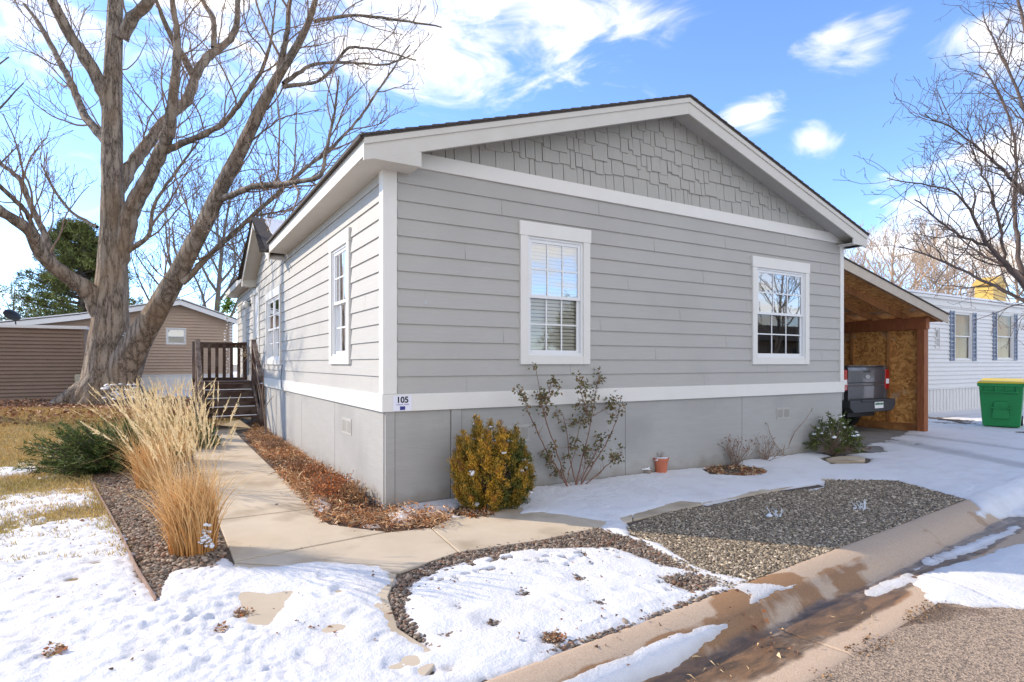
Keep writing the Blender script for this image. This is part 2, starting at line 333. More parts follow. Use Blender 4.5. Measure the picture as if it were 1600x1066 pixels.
def barkmat(name, c1, c2, vs=(7, 7, 1.6), bs=.9):
    m, t, b = material(name); L = t.links
    tcn = nd(t, 'ShaderNodeTexCoord'); mpn = nd(t, 'ShaderNodeMapping'); mpn.inputs['Scale'].default_value = vs; L.new(tcn.outputs['Object'], mpn.inputs[0])
    n0 = nd(t, 'ShaderNodeTexNoise'); n0.inputs['Scale'].default_value = 1.3; n0.inputs['Detail'].default_value = 3; L.new(mpn.outputs[0], n0.inputs['Vector'])
    vm = nd(t, 'ShaderNodeMix', data_type='RGBA'); vm.inputs[0].default_value = .55; L.new(mpn.outputs[0], vm.inputs[6]); L.new(n0.outputs['Color'], vm.inputs[7])
    vo = nd(t, 'ShaderNodeTexVoronoi', feature='DISTANCE_TO_EDGE'); vo.inputs['Scale'].default_value = 1.3; L.new(vm.outputs[2], vo.inputs['Vector'])
    nf = nd(t, 'ShaderNodeTexNoise'); nf.inputs['Scale'].default_value = 5; nf.inputs['Detail'].default_value = 8; nf.inputs['Roughness'].default_value = .7; L.new(mpn.outputs[0], nf.inputs['Vector'])
    ad = nd(t, 'ShaderNodeMath', operation='MULTIPLY_ADD'); L.new(vo.outputs[0], ad.inputs[0]); ad.inputs[1].default_value = .9; L.new(nf.outputs[0], ad.inputs[2])
    mr = nd(t, 'ShaderNodeMapRange'); L.new(ad.outputs[0], mr.inputs[0]); mr.inputs[1].default_value = .42; mr.inputs[2].default_value = .74
    mx = nd(t, 'ShaderNodeMix', data_type='RGBA'); L.new(mr.outputs[0], mx.inputs[0]); mx.inputs[6].default_value = c4(c1); mx.inputs[7].default_value = c4(c2)
    n5 = nd(t, 'ShaderNodeTexNoise'); n5.inputs['Scale'].default_value = .9; n5.inputs['Detail'].default_value = 3; L.new(tcn.outputs['Object'], n5.inputs['Vector'])
    r5 = nd(t, 'ShaderNodeMapRange'); L.new(n5.outputs[0], r5.inputs[0]); r5.inputs[1].default_value = .52; r5.inputs[2].default_value = .66; r5.inputs[4].default_value = .5
    m5 = nd(t, 'ShaderNodeMix', data_type='RGBA'); L.new(r5.outputs[0], m5.inputs[0]); L.new(mx.outputs[2], m5.inputs[6]); m5.inputs[7].default_value = (.42, .29, .18, 1)
    L.new(m5.outputs[2], b.inputs['Base Color']); b.inputs['Roughness'].default_value = .9; b.inputs['Specular IOR Level'].default_value = .15
    bp = nd(t, 'ShaderNodeBump'); bp.inputs['Strength'].default_value = bs; bp.inputs['Distance'].default_value = .11; L.new(ad.outputs[0], bp.inputs['Height']); L.new(bp.outputs[0], b.inputs['Normal'])
    return m
M['bark'] = barkmat('cottonwood_bark', (.10, .075, .058), (.56, .46, .365), (9, 9, 1.7), 1.0)
def snowmat(name='snow'):
    m, t, b = material(name); L = t.links
    tcn = nd(t, 'ShaderNodeTexCoord')
    n1 = nd(t, 'ShaderNodeTexNoise'); n1.inputs['Scale'].default_value = 48; n1.inputs['Detail'].default_value = 8; n1.inputs['Roughness'].default_value = .65; L.new(tcn.outputs['Object'], n1.inputs['Vector'])
    n2 = nd(t, 'ShaderNodeTexNoise'); n2.inputs['Scale'].default_value = 260; n2.inputs['Detail'].default_value = 2; L.new(tcn.outputs['Object'], n2.inputs['Vector'])
    ad = nd(t, 'ShaderNodeMath', operation='MULTIPLY_ADD'); L.new(n2.outputs[0], ad.inputs[0]); ad.inputs[1].default_value = .18; L.new(n1.outputs[0], ad.inputs[2])
    bp = nd(t, 'ShaderNodeBump'); bp.inputs['Strength'].default_value = .8; bp.inputs['Distance'].default_value = .014; L.new(ad.outputs[0], bp.inputs['Height']); L.new(bp.outputs[0], b.inputs['Normal'])
    an = nd(t, 'ShaderNodeAttribute', attribute_name='col')
    L.new(an.outputs[0], b.inputs['Base Color']); b.inputs['Roughness'].default_value = .6; b.inputs['Specular IOR Level'].default_value = .3
    return m
M['snow'] = snowmat()
M['snowplain'] = paint('snow_cap', (.86, .87, .89), (.82, .83, .86), scale=20, rough=.6, bump=.6, bscale=40)

# ------------------------------------------------------------------ snow cover field
Z_C = -.1
bare = [  # outlines (measured on the ground) of everything that melted clear, edge wobble
    (PG([(326, 668), (398, 662), (408, 708), (452, 756), (492, 808), (530, 824), (600, 828), (712, 812), (775, 812), (845, 803), (942, 818), (930, 828), (850, 848), (700, 876), (622, 908), (603, 884), (500, 879), (430, 884), (366, 884), (330, 860), (300, 780), (300, 715)]), .03),
    (PG([(385, 685), (405, 655), (420, 655), (603, 793), (640, 805), (705, 808), (690, 828), (600, 832), (500, 818), (450, 762)]), .06),
    (PG([(120, 712), (150, 680), (300, 700), (352, 862), (338, 884), (262, 892), (245, 940), (222, 900), (196, 842), (150, 772)]), .05),
    (PG([(-900, 640), (-300, 623), (420, 623), (420, 664), (330, 668), (300, 715), (130, 716), (96, 700), (40, 668), (-100, 665), (-900, 690)]), .28),
    (PG([(625, 903), (700, 868), (850, 842), (930, 826), (985, 842), (1050, 872), (1085, 893), (1040, 885), (960, 856), (880, 855), (820, 858), (760, 868), (690, 886), (655, 901), (632, 920), (624, 945), (640, 985), (684, 1018), (668, 1016), (622, 985), (603, 950), (612, 920)]), .045),
    (PG([(983, 822), (1050, 800), (1100, 793), (1210, 773), (1285, 766), (1290, 751), (1400, 752), (1515, 782), (1530, 800), (1420, 830), (1270, 880), (1180, 908), (1090, 886), (1030, 850), (983, 836)]), .02),
    (PG([(975, 812), (1070, 786), (1105, 790), (1195, 768), (1200, 774), (1100, 797), (1050, 803), (985, 826)]), .02),
    (PG([(1200, 769), (1278, 757), (1290, 760), (1206, 777)]), .02),
    (PG([(384, 930), (412, 936), (448, 930), (432, 952), (416, 979), (398, 972), (384, 950)]), .02),
    (PG([(1038, 903), (1075, 899), (1112, 906), (1118, 916), (1080, 925), (1050, 915)]), .03),
    (PG([(700, 800), (745, 815), (800, 812), (812, 795), (720, 790)]), .05),
    (PG([(1100, 733), (1130, 725), (1190, 731), (1196, 738), (1160, 744), (1112, 742)]), .06),
    (PG([(1280, 716), (1310, 710), (1362, 717), (1355, 725), (1300, 726)]), .03),
    (PG([(1255, 705), (1300, 695), (1370, 698), (1380, 706), (1300, 714)]), .08),
    (PG([(1335, 660), (1420, 668), (1405, 682), (1340, 700), (1330, 690)]), .10),
    (PG([(1500, 824), (1560, 807), (1600, 801), (1700, 786), (1700, 812), (1600, 824), (1540, 832)], Z_C), .08),
]
roadbare = [
    (PG([(1238, 1075), (1330, 1010), (1442, 944), (1500, 962), (1640, 968), (1900, 985), (1900, 1500), (900, 1500)], Z_C), .05),
]
gutter_snow = [
    (PG([(606, 800), (628, 801), (648, 811), (640, 820), (614, 817)]), .015, .03),
    (PG([(488, 775), (508, 771), (518, 790), (506, 801), (492, 795)]), .02, .03),
    (PG([(565, 820), (590, 818), (596, 824), (570, 826)]), .01, .02),
    ([(a_, float(curbline(a_))-t_) for a_, t_ in [(.93, .215), (.7, .185), (.35, .17), (-.1, .165), (-1, .17), (-1, .31), (-.1, .30), (.35, .285), (.7, .26), (.9, .235)]], .02, .032),
    (PG([(1105, 899), (1150, 912), (1235, 920), (1243, 932), (1215, 941), (1178, 958), (1170, 950), (1180, 930), (1140, 918), (1110, 912)]), .03, .014),
    (PG([(1425, 905), (1450, 885), (1480, 878), (1600, 845), (1900, 790), (2300, 800), (2300, 1000), (1600, 952), (1520, 948), (1450, 940), (1442, 915)], Z_C), .04, .035),
    (PG([(1440, 868), (1500, 848), (1590, 812), (1600, 822), (1560, 842), (1480, 872), (1430, 885)], Z_C), .05, .02),
    (PG([(1335, 925), (1370, 905), (1420, 890), (1430, 900), (1400, 912), (1370, 925)], Z_C), .05, .012),
]
specks = [tuple(G(u, v))+(r,) for u, v, r in [(380, 962, .05), (345, 987, .03), (85, 1022, .06), (520, 985, .035), (860, 1000, .06), (772, 975, .025), (720, 950, .02), (640, 1036, .03), (672, 1052, .035), (705, 1046, .045), (150, 880, .05), (60, 820, .09), (40, 760, .1), (115, 905, .06), (170, 920, .03), (905, 905, .05), (940, 945, .05), (700, 995, .03), (820, 930, .03)]]
fp = np.random.default_rng(5)
steps_px = [(505, 905), (530, 935), (560, 970), (590, 1000), (540, 920), (580, 950), (480, 1040), (20, 960), (45, 930), (95, 960), (140, 1000), (60, 1040), (180, 1045), (240, 985), (260, 1040), (310, 970), (30, 880), (75, 870), (620, 1045), (860, 900), (900, 880), (940, 910), (990, 905), (985, 930), (1020, 925), (880, 935)]
feet = [tuple(G(u+fp.uniform(-6, 6), v+fp.uniform(-6, 6)))+(fp.uniform(0, PI),) for u, v in steps_px]
tracks = [(G(1370, 684), G(1650, 742)), (G(1382, 676), G(1650, 712)), (G(1372, 688), G(1650, 750))]
tyres = [(G(1440, 880, -.07), G(1660, 968, -.07)), (G(1395, 850, -.1), G(1480, 872, -.1))]
def snow_depth(a, b):
    a = np.asarray(a, float); b = np.asarray(b, float)
    t = curbline(a)-b
    wob = fbm(a*3.1, b*3.1, 3, 4)*2; fine = fbm(a*14, b*14, 9, 3)*2; big = fbm(a*.7, b*.7, 21, 3)*2
    e = np.full(a.shape, 1.0)
    for poly, w in bare:
        P = np.array(poly); m = (a > P[:, 0].min()-1) & (a < P[:, 0].max()+1) & (b > P[:, 1].min()-1) & (b < P[:, 1].max()+1)
        s = np.full(a.shape, 1.0)
        if m.any(): s[m] = sdpoly(a[m], b[m], poly)
        e = np.minimum(e, s+w*wob+w*.5*fine)
    # patchy thaw on the far lawn
    patch = (fbm(a*1.1, b*.9, 40, 4)*2+.25*fine)
    zone = sstep(-a, 1.8, 2.3)
    thr = .58-.10*sstep(b, -2, .8)-.74*sstep(b, .6, 2.8)-.5*sstep(b, 6, 8)
    e = np.where(zone > .01, np.minimum(e, (thr-patch)*.35+(1-zone)*1.2), e)
    # patchy around the bin and beyond the driveway
    z2 = sstep(a, 12.0, 12.6)*(1-sstep(a, 30, 40)); e = np.minimum(e, np.where(z2 > 0, (.30-patch)*.3+(1-z2)*2, 1.0))
    # sparse stones poking through on the centre bed edge
    zc = sstep(-sdpoly(a, b, PG([(640, 905), (850, 845), (990, 845), (1130, 910), (1000, 960), (900, 900), (700, 915)])), -.12, .1) 
    upz = sstep(b, -2.75, -1.7); e = e-zc*np.clip((fine+.5*wob-(.62-.55*upz))*1.2, 0, .5)
    # bare curb, gutter and road on the near side
    rb = np.where(t > 0.0, -.06-.1*np.minimum(t, 1)+.05*wob, 1.0)
    curb_edge = np.minimum((-.0-t)+.05*wob+.03*fine-.015*0, 1.0)
    ce = np.where((a < 5.15+.15*wob-.5*np.clip(t, 0, .45)) | ((t > .42) & (t < .70) & (a < 9)), curb_edge, 1.0)
    e = np.where(t > -0.12, np.minimum(e, ce), e)
    e = np.where((t > .9) & (a > 3.2), np.maximum(e, .3), e)
    for poly, w in roadbare: e = np.minimum(e, sdpoly(a, b, poly)+w*wob+w*fine)
    th = np.full(a.shape, .030)
    th = th+.012*big
    for poly, w, tk in gutter_snow:
        s = -sdpoly(a, b, poly)+w*wob+w*.6*fine
        e = np.maximum(e, s); th = np.where(s > -.02, tk, th)
    for (x, y, r) in specks: e = np.minimum(e, np.hypot(a-x, b-y)-r*.45+.035*fine+.02*wob)
    d = th*(1-np.exp(-np.maximum(e, 0)/.085))
    lawn = sstep(-a, 1.2, 1.7)
    bil = np.abs(fbm(a*17, b*17, 61, 2)*2); bil2 = fbm(a*32, b*32, 63, 1)*2
    d = d*(1+.35*fine*lawn+.22*wob+(.22+.6*lawn)*np.clip(.55+1.3*big, .1, 1.2)*(.8*(.35-bil)+.28*bil2))
    d = d+np.where(e > .05, (.006+.010*lawn)*fbm(a*9, b*9, 55, 4)*2, 0)
    for (x, y, r) in feet:
        c, s_ = math.cos(r), math.sin(r); dx = a-x; dy = b-y; p = (dx*c+dy*s_)/.085; q = (-dx*s_+dy*c)/.04; k = (p*p+q*q)*(1+.8*fine)
        d = d*(1-.42*np.exp(-k*k))+.004*np.exp(-((np.sqrt(k)-1.35)/.25)**2)
    for (p, q) in tracks:
        ex, ey = q[0]-p[0], q[1]-p[1]; tt = np.clip(((a-p[0])*ex+(b-p[1])*ey)/(ex*ex+ey*ey), 0, 1)
        dd = np.hypot(a-p[0]-ex*tt, b-p[1]-ey*tt); d = d*(1-.35*np.exp(-(dd/.13)**4)); 
        d = np.where((dd < .12) & (fine+wob*.6 > .1+1.6*tt), -.02, d)
    d = np.where(e <= 0, np.maximum(-.035, e*.8-.002), np.maximum(d, -.02))
    for (p, q) in tyres:
        ex, ey = q[0]-p[0], q[1]-p[1]; L_ = math.hypot(ex, ey); sd_ = ((a-p[0])*ey-(b-p[1])*ex)/L_; al = ((a-p[0])*ex+(b-p[1])*ey)/L_
        m_ = (np.abs(sd_) < .10) & (al > 0) & (al < L_) & (d > .004); d = np.where(m_, d*.62-.005*np.sin(sd_*2*PI/.048), d)
    # no snow inside or against the buildings
    ins = (a > -.02) & (a < 7.92) & (b > -.02) & (b < 13.4)
    d = np.where(ins, -.05, d)
    d = np.where((a > 7.9) & (a < 11.75) & (b > .75), -.05, d)
    return d
def axis(segs):
    out = []
    for a0, a1, st in segs: out.append(np.arange(a0, a1-1e-6, st))
    out.append([segs[-1][1]]); return np.concatenate(out)
def grid_mesh(xs, ys, zf, colf=None):
    A, B = np.meshgrid(xs, ys, indexing='ij'); Z = zf(A, B)
    V = np.stack([A, B, Z], -1).reshape(-1, 3); nx, ny = len(xs), len(ys)
    i = np.arange(nx-1)[:, None]*ny; j = np.arange(ny-1)[None, :]
    F = np.stack([i+j, i+ny+j, i+ny+j+1, i+j+1], -1).reshape(-1, 4)
    return V, F, A, B, Z
# snow sheet
xs = axis([(-60, -12, 4), (-12, -4.6, .06), (-4.6, -2.8, .03), (-2.8, 3.4, .0155), (3.4, 6.5, .03), (6.5, 16, .06), (16, 60, 2)])
ys = axis([(-14, -5.0, .25), (-5.0, -4.2, .03), (-4.2, .9, .0155), (.9, 4, .03), (4, 16, .06), (16, 80, 3)])
dep = {}
def snow_z(A, B):
    D = snow_depth(A, B); dep['d'] = D; return Tt(A, B)+D
V, F, A, B, Z = grid_mesh(xs, ys, snow_z)
D = dep['d'].reshape(-1)
keep = (D[F] > -.006).any(1)
F = F[keep]; used = np.unique(F); rm = np.full(len(V), -1); rm[used] = np.arange(len(used)); F = rm[F]; V = V[used]
dd = D[used]; k = sstep(dd, .0, .012)[:, None]
def seg_dist(x, y, p, q):
    ex, ey = q[0]-p[0], q[1]-p[1]; t_ = np.clip(((x-p[0])*ex+(y-p[1])*ey)/(ex*ex+ey*ey), 0, 1); return np.hypot(x-p[0]-ex*t_, y-p[1]-ey*t_)
tr = 1-np.clip(sum(np.exp(-(seg_dist(V[:, 0], V[:, 1], p, q)/.15)**2) for p, q in tracks), 0, 1)[:, None]*.30
sc_ = (np.array([.60, .57, .54])*(1-k)+np.array([.77, .765, .765])*k)*tr*(1-.09*np.clip(fbm(V[:, 0]*5, V[:, 1]*5, 91, 4)*3, 0, 1)[:, None]*np.array([.8, 1., 1.2]))
tag(link('snow', np_mesh('snow', V, F, True, sc_), M['snow']), 'thin melting snow lying over the yard, walk edges, driveway and street side', 'snow', kind='stuff')

# ------------------------------------------------------------------ the ground
lawn_poly = PG([(-900, 630), (420, 626), (330, 672), (300, 718), (130, 716), (155, 775), (245, 945), (300, 1100), (-900, 1300)])
bed_left = PG([(120, 712), (150, 680), (300, 700), (354, 864), (338, 887), (262, 897), (245, 945), (222, 900), (196, 842), (150, 772)])
mulch = PG([(385, 685), (405, 650), (422, 650), (603, 790), (640, 800), (712, 806), (690, 828), (600, 832), (500, 818), (450, 762)])
gravel_dark = PG([(975, 826), (1050, 798), (1100, 793), (1210, 770), (1290, 762), (1290, 750), (1400, 751), (1515, 782), (1530, 800), (1420, 830), (1270, 880), (1180, 908), (1140, 922), (1070, 890), (1010, 850)])
gravel_mid = PG([(622, 905), (700, 865), (850, 840), (935, 824), (1010, 850), (1135, 922), (1120, 935), (1010, 975), (860, 1020), (740, 1060), (690, 1020), (625, 985), (600, 950)])
def zone_col(A, B):
    x = A.ravel(); y = B.ravel(); n = fbm(x*2, y*2, 5, 4)[:, None]*2
    c = np.tile(np.array([.13, .10, .075]), (len(x), 1))+.03*n
    lw = sstep(-sdpoly(x, y, lawn_poly), -.05, .1)[:, None]
    g = np.array([.30, .22, .10])+n*np.array([.08, .05, .03]); c = c*(1-lw)+g*lw
    lf = sstep(y+.5*n[:, 0], 10.0, 12)[:, None]*lw; c = c*(1-lf)+np.array([.34, .17, .10])*lf
    for P, cc in ((bed_left, (.16, .12, .095)), (mulch, (.10, .055, .035)), (gravel_dark, (.10, .092, .078)), (gravel_mid, (.12, .085, .062))):
        w = sstep(-sdpoly(x, y, P), -.03, .03)[:, None]; c = c*(1-w)+np.array(cc)*w
    far = sstep(np.hypot(x, y), 30, 45)[:, None]; c = c*(1-far)+np.array([.30, .26, .20])*far
    return np.clip(c, .02, 1)
M['soil'] = paint('yard_soil', (.75, .75, .75), (1.15, 1.15, 1.15), scale=18, rough=.95, bump=.9, bscale=60, attr=True, bdist=.004)
gx = axis([(-600, -60, 90), (-60, -12, 4), (-12, -4, .15), (-4, 8, .06), (8, 20, .3), (20, 60, 4), (60, 600, 90)])
gy = axis([(-600, -60, 90), (-60, -11.5, 4), (-11.5, -4.5, .3), (-4.5, 6, .06), (6, 20, .2), (20, 60, 4), (60, 600, 90)])
def ground_z(A, B):
    t = curbline(A)-B
    return Tt(A, B)-.004-np.where((t > .03) & (t < 7.8), .12, 0)
V, F, A, B, Z = grid_mesh(gx, gy, ground_z)
tag(link('ground', np_mesh('ground', V, F, True, zone_col(A, B)), M['soil']), kind='structure')

# walk: slabs with joints
def slab(mb, poly, th=.05, lift=.012):
    top = [(x, y, float(Tt(x, y))+lift) for x, y in poly]; n = len(poly)
    mb.add([(x, y, z-th) for x, y, z in top]+top, [tuple(range(n-1, -1, -1)), tuple(range(n, 2*n))]+[(i, (i+1) % n, (i+1) % n+n, i+n) for i in range(n)])
def ccw(p):
    a = sum(p[i][0]*p[(i+1) % len(p)][1]-p[(i+1) % len(p)][0]*p[i][1] for i in range(len(p)))
    return p if a > 0 else p[::-1]
def shrink(p, d):
    c = np.mean(np.array(p), 0); return [tuple(c+(np.array(q)-c)*(1-d/max(.2, np.linalg.norm(np.array(q)-c)))) for q in p]
wk = MB()
Lx, Rx = -1.46, -.60
bs = [8.0, 6.6, 5.3, 4.0, 2.72, 1.45, .35]
for i in range(len(bs)-1):
    slab(wk, ccw([(Lx+.03*math.sin(bs[i]), bs[i]-.006), (Rx-.0, bs[i]-.006), (Rx, bs[i+1]+.006), (Lx+.03*math.sin(bs[i+1]), bs[i+1]+.006)]))
slab(wk, [(-1.2, 8.012), (-.05, 8.012), (-.05, 9.4), (-1.2, 9.4)])
slab(wk, ccw([(Lx, .338), (Rx, .338), G(492, 808), G(516, 822), G(602, 833), G(366, 879)]))
slab(wk, ccw([G(366, 880.6), G(602, 834.6), G(672.5, 827), G(715.5, 865), G(625, 896)]))
slab(wk, ccw([G(366, 883), G(620, 899), G(606, 935), G(622, 985), G(690, 1030), G(640, 1090), G(420, 1090), G(372, 960)]))
slab(wk, ccw([G(674.5, 826.7), G(712, 809), G(790, 796), G(850, 800), G(988, 806), G(988, 815), G(935, 826), G(850, 845), G(718, 864.6)]))
# front strip toward the driveway
prev = (G(989.6, 805.5), G(989.6, 814.3))
for (u1, v1, u2, v2) in [(1075, 770, 1098, 789), (1180, 750, 1205, 769), (1262, 738, 1292, 751), (1330, 718, 1420, 745)]:
    q = (G(u1, v1), G(u2, v2)); slab(wk, ccw([prev[0], prev[1], q[1], q[0]])); 
    d = (Vector(q[1])-Vector(prev[1])).normalized()*.012; prev = (tuple(Vector(q[0])+d), tuple(Vector(q[1])+d))
tag(wk.build('sidewalk', M['concrete'], bevel=.006), kind='structure')
# driveway
dm = MB(); c0, c1 = 7.98, 11.7
for y0, y1 in ((9, 5), (4.988, 2), (1.988, -1.0)): dm.add([(c0, y1, .008), (c1, y1, .008), (c1, y0, .008), (c0, y0, .008)], [(0, 1, 2, 3)])
tag(dm.build('driveway', paint('driveway_concrete', (.20, .19, .175), (.27, .255, .235), scale=3, rough=.85, bump=.4, bscale=120, c3=(.14, .13, .12), s3=1.5)), kind='structure')

# curb + gutter pan, road
def wetmat(name, dry1, dry2, wet, scale_, bumpd, thr, speck=None, spk_scale=160, wr=.38):
    m, t, b = material(name); L = t.links
    tcn = nd(t, 'ShaderNodeTexCoord'); an = nd(t, 'ShaderNodeAttribute', attribute_name='col'); sepn = nd(t, 'ShaderNodeSeparateColor'); L.new(an.outputs[0], sepn.inputs[0])
    n1 = nd(t, 'ShaderNodeTexNoise'); n1.inputs['Scale'].default_value = scale_; n1.inputs['Detail'].default_value = 6; L.new(tcn.outputs['Object'], n1.inputs['Vector'])
    mx = nd(t, 'ShaderNodeMix', data_type='RGBA'); L.new(n1.outputs[0], mx.inputs[0]); mx.inputs[6].default_value = c4(dry1); mx.inputs[7].default_value = c4(dry2); out = mx.outputs[2]
    vo = nd(t, 'ShaderNodeTexVoronoi'); vo.inputs['Scale'].default_value = spk_scale; L.new(tcn.outputs['Object'], vo.inputs['Vector'])
    if speck:
        cr = nd(t, 'ShaderNodeValToRGB'); L.new(vo.outputs['Color'], cr.inputs[0]); e = cr.color_ramp.elements
        e[0].position = .15; e[0].color = c4(speck[0]); e[1].position = .85; e[1].color = c4(speck[1])
        m2 = nd(t, 'ShaderNodeMix', data_type='RGBA'); m2.inputs[0].default_value = .62; L.new(out, m2.inputs[6]); L.new(cr.outputs[0], m2.inputs[7]); out = m2.outputs[2]
    n2 = nd(t, 'ShaderNodeTexNoise'); n2.inputs['Scale'].default_value = 3.5; n2.inputs['Detail'].default_value = 5; n2.inputs['Distortion'].default_value = .4; L.new(tcn.outputs['Object'], n2.inputs['Vector'])
    ad = nd(t, 'ShaderNodeMath', operation='ADD'); L.new(sepn.outputs[0], ad.inputs[0]); L.new(n2.outputs[0], ad.inputs[1])
    wr_ = nd(t, 'ShaderNodeMapRange'); L.new(ad.outputs[0], wr_.inputs[0]); wr_.inputs[1].default_value = thr; wr_.inputs[2].default_value = thr+.13
    m3 = nd(t, 'ShaderNodeMix', data_type='RGBA', blend_type='MULTIPLY'); L.new(wr_.outputs[0], m3.inputs[0]); L.new(out, m3.inputs[6]); m3.inputs[7].default_value = c4(wet)
    # mud film in the flow line (blue channel): darker, glossy
    m4 = nd(t, 'ShaderNodeMix', data_type='RGBA'); n4 = nd(t, 'ShaderNodeMapRange'); a4 = nd(t, 'ShaderNodeMath', operation='ADD'); L.new(sepn.outputs[1], a4.inputs[0]); L.new(n2.outputs[0], a4.inputs[1])
    L.new(a4.outputs[0], n4.inputs[0]); n4.inputs[1].default_value = 1.0; n4.inputs[2].default_value = 1.25; n4.inputs[4].default_value = 1.0
    n6 = nd(t, 'ShaderNodeTexNoise'); n6.inputs['Scale'].default_value = 9; n6.inputs['Detail'].default_value = 9; n6.inputs['Roughness'].default_value = .7; n6.inputs['Distortion'].default_value = 1.2
    mp6 = nd(t, 'ShaderNodeMapping'); mp6.inputs['Scale'].default_value = (.35, 1.3, 1); L.new(tcn.outputs['Object'], mp6.inputs[0]); L.new(mp6.outputs[0], n6.inputs['Vector'])
    r6 = nd(t, 'ShaderNodeMapRange'); L.new(n6.outputs[0], r6.inputs[0]); r6.inputs[1].default_value = .38; r6.inputs[2].default_value = .66; r6.inputs[3].default_value = 1; r6.inputs[4].default_value = .25
    f6 = nd(t, 'ShaderNodeMath', operation='MULTIPLY'); L.new(n4.outputs[0], f6.inputs[0]); L.new(r6.outputs[0], f6.inputs[1])
    L.new(f6.outputs[0], m4.inputs[0]); L.new(m3.outputs[2], m4.inputs[6]); m4.inputs[7].default_value = (.085, .056, .035, 1)
    L.new(m4.outputs[2], b.inputs['Base Color'])
    rr = nd(t, 'ShaderNodeMapRange'); L.new(n4.outputs[0], rr.inputs[0]); rr.inputs[3].default_value = .8; rr.inputs[4].default_value = wr; L.new(rr.outputs[0], b.inputs['Roughness'])
    n5 = nd(t, 'ShaderNodeTexNoise'); n5.inputs['Scale'].default_value = 220; n5.inputs['Detail'].default_value = 3; L.new(tcn.outputs['Object'], n5.inputs['Vector'])
    hh = nd(t, 'ShaderNodeMath', operation='ADD'); L.new(n5.outputs[0], hh.inputs[0]); L.new(vo.outputs['Distance'], hh.inputs[1])
    bp = nd(t, 'ShaderNodeBump'); bp.inputs['Strength'].default_value = .6; bp.inputs['Distance'].default_value = bumpd; L.new(hh.outputs[0], bp.inputs['Height']); L.new(bp.outputs[0], b.inputs['Normal'])
    return m
M['curb'] = wetmat('curb_concrete', (.46, .33, .22), (.54, .40, .28), (.62, .46, .31), 5, .001, 1.0, speck=((.38, .27, .18), (.60, .46, .33)), spk_scale=240)
M['road'] = wetmat('asphalt_road', (.22, .165, .115), (.34, .26, .18), (.5, .45, .4), 5, .008, 1.05, speck=((.07, .048, .032), (.66, .48, .33)), spk_scale=105, wr=.3)
def strip(name, mat, a0, a1, da, ts, colf, joints=None, kindlab='structure'):
    aa = np.arange(a0, a1+1e-6, da); tt = np.array(ts); Aa, Tq = np.meshgrid(aa, tt, indexing='ij'); Bb = curbline(Aa)-Tq
    Zz = Tt(Aa, Bb)+.0015*fbm(Aa*6, Bb*6, 8, 2)
    if joints is not None:
        for j in joints: Zz = Zz-.016*np.exp(-((Aa-j)/.007)**2)
    Vv = np.stack([Aa, Bb, Zz], -1).reshape(-1, 3); ny = len(tt); i = np.arange(len(aa)-1)[:, None]*ny; j = np.arange(ny-1)[None, :]
    Ff = np.stack([i+j, i+j+1, i+ny+j+1, i+ny+j], -1).reshape(-1, 4)
    return tag(link(name, np_mesh(name, Vv, Ff, True, colf(Aa.ravel(), Bb.ravel(), Tq.ravel())), mat), kind=kindlab)
wet_polys = [PG([(1145, 914), (1190, 899), (1235, 892), (1272, 905), (1262, 925), (1200, 932), (1140, 930)]), PG([(1322, 886), (1345, 893), (1362, 912), (1335, 940), (1285, 950), (1310, 915)]), PG([(1090, 925), (1130, 930), (1180, 940), (1170, 965), (1130, 970), (1100, 950)], -.05)]
def curbcol(a, b, t):
    w = .30+np.exp(-((t-.42)/.17)**2)*.42
    for P in wet_polys: w = np.maximum(w, .85*sstep(-sdpoly(a, b, P), -.03, .04))
    w = np.maximum(w, .62*sstep(t, .10, .17)*(t < .62)); w = np.where(a > 2.75, w*.62*(t < .45)+w*(t >= .45), w)
    mud = 1.05*np.exp(-((t-.445)/np.where(a < 2.2, .175, .13))**4)
    mud = np.where(a > 3.2, mud*.9+.2*sstep(t, .3, .4), mud)
    return np.stack([w, mud, a*0], -1)
ts = [-.01, 0, .015, .03, .055, .08, .11, .14, .165, .19, .215, .24, .26, .28, .295, .31, .335, .36, .4, .45, .5, .56, .62, .68, .735, .765]
def strip2():
    aa = np.unique(np.concatenate([np.arange(-12, 40, .12)]+[np.array([j-.02, j-.008, j, j+.008, j+.02]) for j in (-.9, 1.27, 3.9, 6.9)]))
    tt = np.array(ts); Aa, Tq = np.meshgrid(aa, tt, indexing='ij'); Bb = curbline(Aa)-Tq
    Zz = Tt(Aa, Bb)+.003*fbm(Aa*4, Bb*4, 8, 2)
    for j in (-.9, 1.27, 3.9, 6.9): Zz = Zz-.014*(np.abs(Aa-j) < .004)
    Zz[:, -1] -= .01; Zz[:, 0] -= .05
    Vv = np.stack([Aa, Bb, Zz], -1).reshape(-1, 3); ny = len(tt); i = np.arange(len(aa)-1)[:, None]*ny; j = np.arange(ny-1)[None, :]
    Ff = np.stack([i+j, i+j+1, i+ny+j+1, i+ny+j], -1).reshape(-1, 4)
    tag(link('curb', np_mesh('curb', Vv, Ff, True, curbcol(Aa.ravel(), Bb.ravel(), Tq.ravel())), M['curb']), kind='structure')
strip2()
def roadcol(a, b, t):
    return np.stack([.30*np.exp(-((t-.80)/.06)**2)+.55*sstep(-sdpoly(a, b, PG([(1330, 985), (1440, 940), (1640, 955), (1640, 985), (1450, 975)], Z_C)), -.06, .02), t*0, t*0], -1)
strip('road', M['road'], -60, 60, .12, [.77, .79, .85, .95, 1.1, 1.3, 1.6, 2, 2.5, 3.5, 5, 7.5, 7.85], roadcol)

